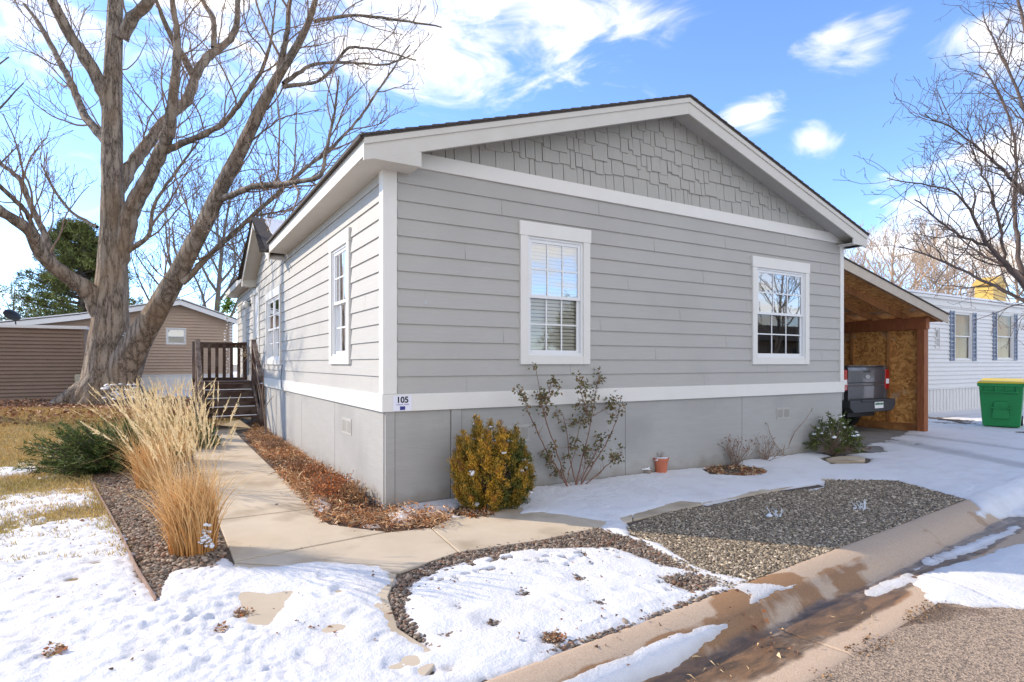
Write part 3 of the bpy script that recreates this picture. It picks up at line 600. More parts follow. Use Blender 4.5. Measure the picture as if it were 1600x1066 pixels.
# ------------------------------------------------------------------ lap siding
def lap(mb, x0, x1, z0, z1, expo, holes=(), proj=.016, y=0, topf=None, depth=.10, joints=None):
    """courses of lap siding in a frame with x along, y outward, z up; holes=(xa,xb,za,zb)"""
    cuts = set()
    n = int(math.ceil((z1-z0)/expo-1e-6))
    for i in range(n):
        c0 = z0+i*expo; c1 = min(c0+expo, z1)
        zs = sorted({c0, c1}|{h[2] for h in holes if c0 < h[2] < c1}|{h[3] for h in holes if c0 < h[3] < c1})
        for p, q in zip(zs[:-1], zs[1:]):
            mid = (p+q)/2; xsn = [x0, x1]
            spans = [(x0, x1)]
            for h in holes:
                if h[2] < mid < h[3]:
                    ns = []
                    for s0, s1 in spans:
                        if h[0] > s0 and h[0] < s1: ns.append((s0, h[0]))
                        if h[1] < s1 and h[1] > s0: ns.append((h[1], s1))
                        if h[1] <= s0 or h[0] >= s1: ns.append((s0, s1))
                    spans = ns
            if joints is not None:
                for jx in joints(i):
                    if any(s0+.05 < jx < s1-.05 for s0, s1 in spans): mb.add([(jx-.005, y+.0005, p), (jx+.005, y+.0005, p), (jx+.005, y+.0005, q), (jx-.005, y+.0005, q)], [(0, 1, 2, 3)])
                    spans = [q_ for s0, s1 in spans for q_ in ([(s0, jx-.0014), (jx+.0014, s1)] if s0+.05 < jx < s1-.05 else [(s0, s1)])]
            yp = y+proj*(1-(p-c0)/expo)+.002; yq = y+proj*(1-(q-c0)/expo)+.002
            for s0, s1 in spans:
                if topf is None: l0, r0, l1, r1 = s0, s1, s0, s1
                else:
                    a0, b0 = topf(p); a1, b1 = topf(q)
                    l0, r0 = max(s0, a0), min(s1, b0); l1, r1 = max(s0, a1), min(s1, b1)
                    if r0-l0 < .01: continue
                    if r1 < l1: l1 = r1 = (l1+r1)/2
                mb.add([(l0, yp, p), (r0, yp, p), (r1, yq, q), (l1, yq, q)], [(0, 1, 2, 3)])
                if abs(p-c0) < 1e-6: mb.add([(l0, y-.004, p), (r0, y-.004, p), (r0, yp, p), (l0, yp, p)], [(0, 1, 2, 3)])
def window(parent, name, org, U, Nn, w, h, cols, rows, tw=.10, head=.16, sill=.10, blinds=True, mat_trim='trim', mull=False, sash=.038, blind_low=True, curtain=False, up='glass_up', low='glass'):
    """trim + double hung sashes + panes + blinds; origin is the lower left outer corner of the trim"""
    Mx = frame_mat(org, U, Nn); T_ = MB(Mx)
    yo = .038; 
    T_.box(0, tw, -.02, yo, 0, h-head); T_.box(w-tw, w, -.02, yo, 0, h-head); T_.box(-.012, w+.012, -.02, yo+.004, h-head, h); T_.box(tw, w-tw, -.02, yo-.003, 0, sill)
    fr = T_.build(name, M[mat_trim], parent, bevel=.004)
    # liner of the opening
    ln = MB(Mx); x0, x1, z0, z1 = tw, w-tw, sill, h-head; dp = -.13
    for b_ in ((x0-.01, x0, dp, -.02, z0-.01, z1+.01), (x1, x1+.01, dp, -.02, z0-.01, z1+.01), (x0, x1, dp, -.02, z0-.01, z0), (x0, x1, dp, -.02, z1, z1+.01)): ln.box(*b_)
    ln.build('jamb', M['vinyl'], fr)
    zm = z0+(z1-z0)*.50
    S = MB(Mx); G1 = MB(Mx); G2 = MB(Mx); mu = MB(Mx)
    f = .028; s = sash
    ofr = [(x0, x0+f), (x1-f, x1)]
    for a0, a1 in ofr: S.box(a0, a1, -.03, .018, z0, z1)
    S.box(x0+f, x1-f, -.03, .018, z0, z0+f); S.box(x0+f, x1-f, -.03, .018, z1-f, z1)
    xa, xb = x0+f, x1-f
    lits = [(xa, xb)] if not mull else [(xa, (xa+xb)/2-.03), ((xa+xb)/2+.03, xb)]
    if mull: S.box((xa+xb)/2-.03, (xa+xb)/2+.03, -.03, .012, z0+f, z1-f)
    mus = []
    for (la, lb) in lits:
        mu = MB(Mx); mus.append(mu)
        for (q0, q1, yf, gm) in ((zm-.02, z1-f, .006, G2), (z0+f, zm+.02, -.018, G1)):
            if cols == 1: mu = MB(Mx); mus.append(mu)
            S.box(la, la+s, yf-.022, yf, q0, q1); S.box(lb-s, lb, yf-.022, yf, q0, q1); S.box(la+s, lb-s, yf-.022, yf, q0, q0+s); S.box(la+s, lb-s, yf-.022, yf, q1-s, q1)
            ga, gb, gc, gd = la+s, lb-s, q0+s, q1-s; yg = yf-.012
            gm.add([(ga, yg, gc), (gb, yg, gc), (gb, yg, gd), (ga, yg, gd)], [(0, 1, 2, 3)])
            for i in range(1, cols): xm = ga+(gb-ga)*i/cols; mu.box(xm-.009, xm+.009, yg+.0015, yg+.007, gc, gd)
            for i in range(1, rows): zq = gc+(gd-gc)*i/rows; mu.box(ga, gb, yg+.001, yg+.0065, zq-.009, zq+.009)
    S.build('sash', M['vinyl'], fr, bevel=.003); [q_.build('muntins', M['vinyl'], fr) for q_ in mus if q_.v]
    G2.build('pane', M[up], fr); G1.build('pane', M[low], fr)
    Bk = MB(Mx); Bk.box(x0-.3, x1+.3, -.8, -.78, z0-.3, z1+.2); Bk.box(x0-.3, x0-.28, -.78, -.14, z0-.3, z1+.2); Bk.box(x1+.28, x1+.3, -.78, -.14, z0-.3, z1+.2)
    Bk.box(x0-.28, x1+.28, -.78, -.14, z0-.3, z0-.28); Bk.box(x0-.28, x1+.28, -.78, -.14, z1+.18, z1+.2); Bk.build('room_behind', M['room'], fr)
    if blinds:
        bl = MB(Mx); z = z1-.05; zend = z0+.03 if blind_low else zm+.02
        bl.box(x0+.01, x1-.01, -.10, -.06, z1-.045, z1-.005)
        while z > zend:
            cz = z+random.uniform(-.0015, .0015)
            bl.add([(x0+.012, -.052, cz-.018), (x1-.012, -.052, cz-.018), (x1-.012, -.072, cz+.018), (x0+.012, -.072, cz+.018)], [(0, 1, 2, 3)]); z -= .042
        bl.build('blind', M['blind'], fr)
    if curtain:
        cu = MB(Mx); n = 24
        for i in range(n):
            a0 = x0+(x1-x0)*i/n; a1 = x0+(x1-x0)*(i+1)/n; cu.add([(a0, -.12+.02*(i % 2), z0), (a1, -.12+.02*((i+1) % 2), z0), (a1, -.12+.02*((i+1) % 2), z1), (a0, -.12+.02*(i % 2), z1)], [(0, 1, 2, 3)])
        cu.build('curtain', M['curtain'], fr)
    return fr, (tw-.005, w-tw+.005, sill-.005, h-head+.005)

# ------------------------------------------------------------------ the house
HW, HD = 7.90, 13.3
ZB0, ZB1 = .965, 1.14; ZF0, ZF1 = 3.44, 3.595; EXPO = (ZF0-ZB1)/13
RIDGE_A, RIDGE_Z = 3.95, 4.876; OVF, OVS = .30, .30; RT = 8.10
EZ = 3.53; SL = (RIDGE_Z-EZ)/(RIDGE_A+OVS); SLR = (RIDGE_Z-3.555)/(RT-RIDGE_A)
house = empty('mobile_home', 'grey lap sided mobile home with white trim and shingled gable in the middle', 'house')
FX, FN = (1, 0, 0), (0, -1, 0)
MF = frame_mat((0, 0, 0), FX, FN)
# front windows (outer trim rectangles)
w1 = (1.564, 1.435, .985, 1.62); w2 = (5.573, 1.43, 1.375, 1.60)
def holes_of(ws, tw=.10, head=.16, sill=.10): return [(x+tw-.01, x+w-tw+.01, z+sill-.01, z+h-head+.01) for x, z, w, h in ws]
mb = MB(MF); lap(mb, .125, HW-.08, ZB1, ZF0, EXPO, holes_of([w1, w2]), joints=lambda i: [(.9+1.37*i) % 3.66+k*3.66 for k in range(3)]); mb.build('front_wall', M['siding_front'], house)
window(house, 'window', (w1[0], 0, w1[1]), FX, FN, w1[2], w1[3], 3, 2)
window(house, 'window', (w2[0], 0, w2[1]), FX, FN, w2[2], w2[3], 3, 2, blinds=False)
# side wall (x = 0, facing -x): local x runs from the front corner backward => mirror frame
SX, SN = (0, 1, 0), (-1, 0, 0)
MS = frame_mat((0, 0, 0), SX, SN)
s1 = (1.19, 1.435, .935, 1.60); s2 = (5.83, 1.42, 1.76, 1.47); s3 = (11.05, 1.9, .62, .95); dr = (8.62, 1.03, .92, 2.02)
SH = holes_of([s1, s2, s3])+[(dr[0], dr[0]+dr[2], dr[1], dr[1]+dr[3])]
mb = MB(MS); lap(mb, .10, HD-.1, ZB1, 3.45, EXPO, SH, joints=lambda i: [(.4+1.51*i) % 3.66+k*3.66 for k in range(4)])
G0, G1_, GP, GPZ = 5.45, 9.35, 7.42, 4.40
def gtop(z):
    if z <= 3.40: return (0, HD)
    k = (GPZ-.10-z)/(GPZ-.10-3.40); return (GP-(GP-G0)*k, GP+(G1_-GP)*k)
lap(mb, G0, G1_, 3.45, GPZ-.12, EXPO, (), topf=gtop)
mb.build('side_wall', M['siding'], house)
window(house, 'window', (0, s1[0], s1[1]), SX, SN, s1[2], s1[3], 3, 2)
window(house, 'window', (0, s2[0], s2[1]), SX, SN, s2[2], s2[3], 1, 2, mull=True)
window(house, 'window', (0, s3[0], s3[1]), SX, SN, s3[2], s3[3], 1, 1)
# door
dm = MB(MS); dm.box(dr[0], dr[0]+.09, -.02, .035, dr[1], dr[1]+dr[3]); dm.box(dr[0]+dr[2]-.09, dr[0]+dr[2], -.02, .035, dr[1], dr[1]+dr[3]); dm.box(dr[0]-.01, dr[0]+dr[2]+.01, -.02, .04, dr[1]+dr[3], dr[1]+dr[3]+.12)
dobj = dm.build('door', M['trim'], house, bevel=.004)
dm = MB(MS); dm.box(dr[0]+.09, dr[0]+dr[2]-.09, -.03, .0, dr[1], dr[1]+dr[3])
for z0, z1 in ((.15, .85), (1.0, 1.85)): dm.box(dr[0]+.2, dr[0]+dr[2]-.2, 0, .008, dr[1]+z0, dr[1]+z1)
dm.build('door_leaf', M['vinyl'], dobj, bevel=.004)
dm = MB(MS); dm.cyl((dr[0]+.15, 0, dr[1]+.98), (dr[0]+.15, .06, dr[1]+.98), .012); dm.cyl((dr[0]+.15, .05, dr[1]+.98), (dr[0]+.15, .085, dr[1]+.98), .03); dm.build('handle', M['metal'], dobj)
# structural back walls so the house is closed
mb = MB(); mb.box(HW-.012, HW, 0, HD, .0, 3.5); mb.box(0, HW-.02, HD-.012, HD, 0, 3.5); mb.build('rear_walls', M['siding'], house)
# trims
def trimbox(name, boxes, Mx, mat='trim', bev=.004):
    t_ = MB(Mx)
    for b_ in boxes: t_.box(*b_)
    return t_.build(name, M[mat], house, bevel=bev)
trimbox('corner_board', [(-.028, .118, -.0, .028, ZB1+.001, ZF0+.02)], MF)
trimbox('corner_board', [(0.002, .105, 0, .026, ZB1+.001, ZF0+.02)], MS)
trimbox('corner_board', [(HW-.08, HW+.02, 0, .028, ZB1+.001, ZF0-.001)], MF)
trimbox('belt_board', [(-.040, HW+.02, 0, .040, ZB0, ZB1)], MF)
trimbox('belt_board', [(0.002, HD, 0, .040, ZB0, ZB1)], MS)
trimbox('frieze_board', [(.13, HW+.02, 0, .030, ZF0, ZF1)], MF)
# skirting
sk = MB(MF); edges = [0.0, .10, .715, .835, 3.13, 5.36, HW]
tones = []
for i in range(len(edges)-1):
    proud = .022 if i in (0, 2) else .008
    sk.box(edges[i]+(.002 if i else -.0), edges[i+1]-.004, -.02, proud, -.05, ZB0-.002)
sk.build('front_skirting', M['skirt'], house, bevel=.003)
sk = MB(MS)
e2 = [0.012, 1.93, 4.0, 5.9, 7.7, 9.6, 11.5, HD]
for i in range(len(e2)-1): sk.box(e2[i]+.003, e2[i+1]-.008, -.02, .010, -.05, ZB0-.002)
sk.build('side_skirting', M['skirt'], house, bevel=.003)
def vent(Mx, x0, z0, w, h, n):
    v = MB(Mx); v.box(x0, x0+w, .008, .016, z0, z0+h)
    for i in range(n):
        xa = x0+w*(i+.12)/n; xb = x0+w*(i+.88)/n
        for k in range(7): zz = z0+h*(.14+.72*k/7); v.add([(xa, .017, zz), (xb, .017, zz), (xb, .024, zz+h*.08), (xa, .024, zz+h*.08)], [(0, 1, 2, 3)])
    return v.build('vent', M['soffit'], house)
va = A_on(782, 0); vent(MF, va, Zat(va, 0, 692), A_on(826, 0)-va, .19, 3)
va = A_on(1212, 0); vent(MF, va, Zat(va, 0, 655), A_on(1233, 0)-va, .17, 2)
vb = B_on(551, 0); vent(MS, vb, Zat(0, vb, 681), .42, .19, 2)
# roof
def rz(a): return EZ+SL*(a+OVS) if a <= RIDGE_A else RIDGE_Z-SLR*(a-RIDGE_A)
R = MB(); th = .028
def roofslab(mb, pts, th=.028):
    n = len(pts); mb.add([(x, y, z) for x, y, z in pts]+[(x, y, z+th) for x, y, z in pts], [tuple(range(n-1, -1, -1)), tuple(range(n, 2*n))]+[(i, (i+1) % n, (i+1) % n+n, i+n) for i in range(n)])
yf, yb = -OVF-.02, HD+.3
# left slope with cut where the porch gable stands
roofslab(R, [(-OVS-.03, yf, rz(-OVS-.03)), (0.02, yf, rz(.02)), (.02, yb, rz(.02)), (-OVS-.03, yb, rz(-OVS-.03))][:0] or [(-OVS-.03, yf, rz(-OVS-.03)), (.02, yf, rz(.02)), (.02, G0-.15, rz(.02)), (-OVS-.03, G0-.15, rz(-OVS-.03))])
roofslab(R, [(-OVS-.03, G1_-.05, rz(-OVS-.03)), (.02, G1_-.05, rz(.02)), (.02, yb, rz(.02)), (-OVS-.03, yb, rz(-OVS-.03))])
roofslab(R, [(.02, yf, rz(.02)), (RIDGE_A, yf, RIDGE_Z), (RIDGE_A, yb, RIDGE_Z), (.02, yb, rz(.02))])
roofslab(R, [(RIDGE_A, yf, RIDGE_Z), (RT+.03, yf, rz(RT+.03)), (RT+.03, yb, rz(RT+.03)), (RIDGE_A, yb, RIDGE_Z)])
# shingle tabs along the front rake edge and eave
for sgn in (0, 1):
    a = -OVS-.03 if sgn == 0 else RIDGE_A
    lim = RIDGE_A if sgn == 0 else RT+.03
    while a < lim:
        a2 = min(a+.14, lim); x0_, x1_ = (a, a2)
        lift0 = .012 if sgn == 0 else .003; lift1 = .003 if sgn == 0 else .012
        R.hexa([(x0_, yf-.012, rz(x0_)+.02), (x1_, yf-.012, rz(x1_)+.02), (x1_, yf+.3, rz(x1_)+.02), (x0_, yf+.3, rz(x0_)+.02), (x0_, yf-.012, rz(x0_)+.03+lift0), (x1_, yf-.012, rz(x1_)+.03+lift1), (x1_, yf+.3, rz(x1_)+.03+lift1), (x0_, yf+.3, rz(x0_)+.03+lift0)])
        a = a2
R.box(-OVS-.045, -OVS-.02, yf, G0-.15, rz(-OVS-.03)-.004, rz(-OVS-.03)+.028)
roof_o = R.build('roof', M['shingle'], house)
# porch gable roof
def gz(y): return GPZ-(GPZ-3.43)*abs(y-GP)/(GP-G0)
Gr = MB(); xo = -OVS-.03
xin = lambda z: (z-EZ)/SL-OVS+.25
for y0 in (G0-.12, G1_+.12):
    roofslab(Gr, [(xo, y0, gz(y0)), (xin(gz(y0))+.1, y0, gz(y0)), (xin(GPZ), GP, GPZ), (xo, GP, GPZ)] if y0 < GP else [(xo, GP, GPZ), (xin(GPZ), GP, GPZ), (xin(gz(y0))+.1, y0, gz(y0)), (xo, y0, gz(y0))], .04)
Gr.build('porch_roof', M['shingle'], house)
sn = MB()
n = 14
for j in range(n):
    for i in range(8):
        y0 = G0-.08+(GP-G0+.06)*i/8; y1 = G0-.08+(GP-G0+.06)*(i+1)/8; x0_ = xo+.24+.012*math.sin(i*3.)+j*.2; x1_ = x0_+.2
        roofslab(sn, [(x0_, y0, gz(y0)+.041), (x1_, y0, gz(y0)+.041), (x1_, y1, gz(y1)+.041), (x0_, y1, gz(y1)+.041)], .02)
sn.build('roof_snow', M['snowplain'], house)
# soffits, fascia and rake boards
def fascia_side(y0, y1):
    y0 = max(y0, -OVF+.0235); f = MB(); f.box(-OVS, -OVS+.022, y0, y1, EZ-.165, EZ); f.box(-OVS+.022, 0, y0, y1, EZ-.16, EZ-.145)
    return f
fo = fascia_side(-OVF, G0-.16); fo.box(-OVS+.002, .0, G0-.175, G0-.162, EZ-.16, EZ+.06); fo.build('fascia_board', M['fascia'], house, bevel=.003)
fascia_side(G1_+.02, HD+.28).build('fascia_board', M['fascia'], house, bevel=.003)
f = MB(); f.box(RT-.022, RT, -OVF+.03, HD+.28, 3.555-.17, 3.555); f.box(HW, RT-.022, -OVF+.03, HD+.28, 3.39, 3.402); f.build('fascia_board', M['fascia'], house, bevel=.003)
rk = MB()
def rakeboard(mb, a0, a1, top, bot, y0, y1):
    mb.hexa([(a0, y0, rz(a0)+bot), (a1, y0, rz(a1)+bot), (a1, y1, rz(a1)+bot), (a0, y1, rz(a0)+bot), (a0, y0, rz(a0)+top), (a1, y0, rz(a1)+top), (a1, y1, rz(a1)+top), (a0, y1, rz(a0)+top)])
rakeboard(rk, -OVS, RIDGE_A, 0, -.205, -OVF, -OVF+.022)
rakeboard(rk, -OVS, RIDGE_A, .002, -.06, -OVF-.015, -OVF-.001)
rk.build('rake_board', M['fascia'], house, bevel=.003)
rk = MB(); rakeboard(rk, RIDGE_A+.001, RT, 0, -.205, -OVF, -OVF+.022); rakeboard(rk, RIDGE_A+.001, RT, .002, -.06, -OVF-.015, -OVF-.001); rk.build('rake_board', M['fascia'], house, bevel=.003)
rs = MB(); rakeboard(rs, -.02, RIDGE_A, -.13, -.15, -OVF+.023, .012); rakeboard(rs, RIDGE_A+.001, HW+.02, -.13, -.15, -OVF+.023, .012); rs.build('soffit', M['soffit'], house)
# boxed returns at both eaves
bx = MB(); bx.box(-OVS+.001, .27, -OVF+.001, -OVF+.024, EZ-.175, EZ-.03); bx.box(-OVS+.02, .0, -OVF+.024, .0, EZ-.17, EZ-.155); bx.box(.0, .26, -OVF+.024, -.001, EZ-.17, EZ-.155); bx.build('eave_return', M['fascia'], house, bevel=.003)
bx = MB(); bx.box(HW-.18, RT-.001, -OVF+.001, -OVF+.024, 3.555-.175, 3.58); bx.box(HW-.18, RT-.02, -OVF+.024, -.001, 3.39, 3.405); bx.build('eave_return', M['fascia'], house, bevel=.003)
# porch gable trim
pg = MB()
for s in (-1, 1):
    ye = GP+s*(GP-G0+.10) if s < 0 else G1_+.10
    for (x0_, x1_, top, bot) in ((-OVS, -OVS+.022, 0, -.16), (-OVS+.022, .0, -.10, -.12)):
        p = [(x0_, GP, GPZ+bot), (x1_, GP, GPZ+bot), (x1_, ye, gz(ye)+bot), (x0_, ye, gz(ye)+bot), (x0_, GP, GPZ+top), (x1_, GP, GPZ+top), (x1_, ye, gz(ye)+top), (x0_, ye, gz(ye)+top)]
        pg.hexa(p)
pg.box(-OVS+.001, 0, G1_-.12, G1_+.09, 3.23, 3.42)
pg.build('porch_fascia', M['fascia'], house, bevel=.003)
# gable shakes
gs = MB(MF); base = MB(MF)
base.add([(.12, .002, ZF1-.02), (HW-.1, .002, ZF1-.02), (HW-.1, .002, rz(HW-.1)-.14), (RIDGE_A, .002, RIDGE_Z-.14), (.12, .002, rz(.12)-.14)], [(0, 1, 2, 3, 4)])
rowh = .168; z = ZF1; r = 0
rr = random.Random(3)
while z < RIDGE_Z-.14:
    a = -.3+rr.uniform(0, .1)
    while a < HW:
        w = rr.choice([.075, .10, .13, .16, .20, .24]); zb = z+rr.choice([0, .018, .035, .055]); zt = z+rowh+.06
        x0_, x1_ = a, a+w-.009
        t0, t1 = rz(x0_)-.145, rz(x1_)-.145; tm = rz(RIDGE_A)-.145
        x0c = max(x0_, .10); x1c = min(x1_, HW-.05)
        if x1c-x0c > .02:
            if r == 0: zb = ZF1-.01
            ta, tb = min(zt, rz(x0c)-.145), min(zt, rz(x1c)-.145)
            if max(ta, tb) > zb+.01:
                ta = max(ta, zb+.004); tb = max(tb, zb+.004)
                yo = .020+rr.uniform(0, .010)
                gs.hexa([(x0c, .0, zb), (x1c, .0, zb), (x1c, yo, zb), (x0c, yo, zb), (x0c, .0, ta), (x1c, .0, tb), (x1c, .006+.008*(1-(tb-zb)/(rowh+.06)), tb), (x0c, .006+.008*(1-(ta-zb)/(rowh+.06)), ta)])
        a += w
    z += rowh; r += 1
gw = gs.build('gable_shakes', M['shake'], house)
base.build('gable_backing', paint('gable_backing', (.12, .115, .10), bump=0), house)
# cable on the side wall and the wall lamp
pts = [(-.03, 5.6, 1.42), (-.05, 5.62, 1.2), (-.06, 5.5, 1.02), (-.05, 5.3, .93), (-.045, 5.15, .93)]
V, F = tubes([(np.array(pts), np.full(5, .006))], 6); link('cable', np_mesh('cable', V, F, True), M['black'], house)
lm = MB(MS); lb = B_on(392, 0); lm.box(lb-.05, lb+.05, .0, .03, 2.86, 3.02); lm.cyl((lb, .03, 2.98), (lb, .10, 2.98), .012); la = lm.build('wall_lamp', M['black'], house)
lm = MB(MS); lm.cyl((lb, .11, 2.82), (lb, .11, 2.94), .05, .065); lm.cyl((lb, .11, 2.94), (lb, .11, 2.99), .065, .02); lm.build('lamp_glass', M['lampglass'], la, smooth=True)

# number sign on the belt board
sgn = empty('house_number_sign', 'small white plate reading 105 on the white band at the house corner', 'sign', (.04, -.045, ZB0+.02))
sw = A_on(643, -.04)-A_on(614, -.04); sx = A_on(614, -.04)
sz1 = Zat(sx, -.04, 619); sz0 = Zat(sx, -.04, 643); sh = sz1-sz0
def loc_to(o, root): o.matrix_parent_inverse = Matrix.Translation(-Vector(root.location)); return o
p_ = MB(); p_.box(sx, sx+sw, -.046, -.041, sz0, sz1); loc_to(p_.build('plate', M['signwhite'], sgn, bevel=.002), sgn)
def text_obj(name, s, size, loc, rot, mat, parent, off=0, ext=.001, align='CENTER', bold=False):
    c = bpy.data.curves.new(name, 'FONT'); c.body = s; c.size = size; c.align_x = align; c.extrude = ext; c.offset = off
    o = bpy.data.objects.new(name, c); COL.objects.link(o); bpy.context.view_layer.update()
    me = bpy.data.meshes.new_from_object(o.evaluated_get(bpy.context.evaluated_depsgraph_get())); bpy.data.objects.remove(o)
    me.transform(Matrix.Translation(loc) @ Euler(rot).to_matrix().to_4x4())
    q = link(name, me, mat, parent); return q
loc_to(text_obj('number', '105', sh*.56, (sx+sw*.5, -.0475, sz0+sh*.55), (PI/2, 0, 0), M['signblack'], sgn, off=.0022), sgn)
sp = MB(); 
for x in np.arange(.18, .82, .045):
    if .5 < x < .56: continue
    h = random.choice([.03, .045]); sp.box(sx+sw*x, sx+sw*(x+.028), -.0475, -.046, sz0+sh*.39, sz0+sh*(.39+h+.02))
loc_to(sp.build('small_print', M['signpurple'], sgn), sgn)
sp = MB(); sp.box(sx+sw*.36, sx+sw*.64, -.0475, -.046, sz0+sh*.07, sz0+sh*.31); bl = loc_to(sp.build('logo_block', M['signblue'], sgn), sgn)

# ------------------------------------------------------------------ porch steps
dk = empty('porch_steps', 'dark stained wooden porch steps with railing beside the grey house', 'steps')
DZ = 1.03; A0, A1 = -1.13, -.13
m_ = MB(); m_.box(A0-.08, -.05, 9.0, 10.7, DZ-.04, DZ); m_.box(A0-.08, -.05, 8.99, 9.03, DZ-.22, DZ-.042); m_.box(A0-.1, A0-.06, 9.03, 10.7, DZ-.22, DZ-.042); m_.build('platform', M['deckwood'], dk, bevel=.004)
for i in range(4):
    z = DZ-.172*(i+1); y = 9.0-.27*(i+1)
    m_ = MB(); m_.box(A0, A1, y-.02, y+.27, z-.04, z); m_.build('tread', M['deckwood'], dk, bevel=.004)
    m_ = MB(); m_.box(A0, A1, y+.262, y+.28, z+.001, z+.13); m_.build('riser', M['deckwood'], dk)
    # line of snow on the tread edge
    s_ = MB(); s_.box(A0+.03+.03*i, A1-.03, y-.02, y+.045, z+.001, z+.014); s_.build('tread_snow', M['snowplain'], dk, bevel=.005)
for a in (A0-.02, A1+.02):
    m_ = MB(); m_.hexa([(a-.02, 7.85, .02), (a+.02, 7.85, .02), (a+.02, 9.0, .02), (a-.02, 9.0, .02), (a-.02, 7.85, DZ-.66), (a+.02, 7.85, DZ-.66), (a+.02, 9.0, DZ), (a-.02, 9.0, DZ)]); m_.build('stringer', M['deckwood'], dk, bevel=.003)
for (a, y, z0, z1, mt) in ((A0-.09, 9.02, .02, DZ+.95, 'deckworn'), (A0-.09, 7.80, .0, DZ-.02, 'deckworn'), (A1+.04, 9.0, .02, DZ+.96, 'deckwood'), (A1+.06, 7.80, .0, DZ-.02, 'deckwood'), (A0-.09, 10.66, .02, DZ+.95, 'deckwood'), (-.09, 10.66, .02, DZ+.95, 'deckwood')):
    m_ = MB(); m_.box(a-.045, a+.045, y-.045, y+.045, z0, z1); m_.build('post', M[mt], dk, bevel=.006)
m_ = MB(); m_.box(A0-.09, -.05, 10.60, 10.72, DZ+.90, DZ+.94); m_.build('top_rail', M['deckwood'], dk, bevel=.004)
m_ = MB(); m_.box(A0-.09, -.05, 10.64, 10.68, DZ+.80, DZ+.899); m_.build('rail_board', M['deckwood'], dk, bevel=.004)
m_ = MB(); m_.box(A0-.09, -.05, 10.64, 10.68, DZ+.0, DZ+.06); m_.build('bottom_rail', M['deckwood'], dk, bevel=.004)
for i in range(6):
    x = A0+.07+i*.165; m_ = MB(); m_.box(x-.036, x+.036, 10.60, 10.64, DZ+.02, DZ+.88); m_.build('baluster', M['deckwood'], dk)
for a, mt in ((A0-.10, 'deckworn'), (A1+.05, 'deckworn')):
    m_ = MB(); m_.bar((a, 9.04, DZ+.94), (a, 7.76, DZ+.02), .09, .045); m_.build('handrail', M[mt], dk, bevel=.004)
    m_ = MB(); m_.bar((a, 9.04, DZ+.45), (a, 7.80, DZ-.45), .04, .09); m_.build('mid_rail', M['deckwood'], dk, bevel=.004)
m_ = MB(); m_.box(A0-.11, A0-.07, 9.05, 10.66, DZ+.86, DZ+.90); m_.box(A0-.11, A0-.07, 9.05, 10.66, DZ+.08, DZ+.14); m_.build('side_rail', M['deckworn'], dk, bevel=.004)
for i in range(9):
    y = 9.2+i*.165; m_ = MB(); m_.box(A0-.13, A0-.105, y-.02, y+.02, DZ+.05, DZ+.88); m_.build('baluster', M['deckwood'], dk)

# ------------------------------------------------------------------ carport
cp = empty('carport', 'open timber carport with shed roof on the right side of the grey house', 'carport')
CFB, CPA = .55, 11.85          # front plane and post line
cza = Zat(HW+.1, CFB-.25, 389); czb = Zat(12.36, CFB-.25, 492)
def cz(a): return cza+(czb-cza)*(a-(HW+.1))/(12.40-(HW+.1))
CB1 = 7.2
def cslab(mb, a0, a1, b0, b1, top, bot): mb.hexa([(a0, b0, cz(a0)+bot), (a1, b0, cz(a1)+bot), (a1, b1, cz(a1)+bot), (a0, b1, cz(a0)+bot), (a0, b0, cz(a0)+top), (a1, b0, cz(a1)+top), (a1, b1, cz(a1)+top), (a0, b1, cz(a0)+top)])
m_ = MB(); cslab(m_, HW+.05, 12.34, CFB-.28, CB1+.1, .0, -.022); m_.build('roof_shingles', M['shingle'], cp)
m_ = MB(); cslab(m_, HW+.05, 12.32, CFB-.22, CB1, -.023, -.038); m_.build('roof_deck', M['osb'], cp)
m_ = MB(); cslab(m_, HW+.05, 12.32, CFB-.26, CFB-.235, -.024, -.20); m_.build('rake_board', paint('carport_fascia_paint', (.50, .43, .34), (.56, .48, .39), rough=.55), cp, bevel=.003)
m_ = MB(); m_.box(12.285, 12.31, CFB-.23, CB1, cz(12.3)-.16, cz(12.3)-.04); m_.build('fascia_board', M['cwood'], cp)
for i in range(11):
    b_ = CFB-.15+i*.61; m_ = MB(); cslab(m_, HW+.03, 12.28, b_-.02, b_+.02, -.039, -.18); m_.build('rafter', M['cwood'], cp)
bz = cz(CPA)-.19
m_ = MB(); m_.box(CPA-.11, CPA+.03, CFB-.1, CB1, bz-.24, bz); m_.build('side_beam', M['post'], cp, bevel=.004)
m_ = MB(); m_.box(HW+.04, CPA-.12, CB1-.1, CB1, bz-.24, bz); m_.build('rear_beam', M['post'], cp, bevel=.004)
for y in (CFB, 4.0, CB1-.05):
    m_ = MB(); m_.box(CPA-.13, CPA+.03, y-.07, y+.07, 0, bz-.24); m_.build('post', M['post'], cp, bevel=.006)
m_ = MB(); m_.box(CPA+.031, CPA+.045, CFB-.05, CB1, .05, bz); m_.build('side_wall', M['osb'], cp)
for y in (1.25, 2.05, 2.9, 5.0, 6.0):
    m_ = MB(); m_.box(CPA-.01, CPA+.03, y-.03, y+.03, .17, bz-.24); m_.build('stud', M['cwood'], cp)
m_ = MB(); m_.box(CPA-.06, CPA+.03, CFB+.07, 4-.07, .0, .16); m_.build('sill_plate', M['cwood'], cp, bevel=.004)
m_ = MB(); m_.box(HW+.04, CPA, CB1+.001, CB1+.016, .05, cz(HW+.1)-.2); m_.build('rear_wall', M['osb'], cp)
m_ = MB(); m_.box(CPA+.046, CPA+.06, CFB-.06, CB1, .1, bz+.0); m_.build('outer_siding', M['tan'], cp)

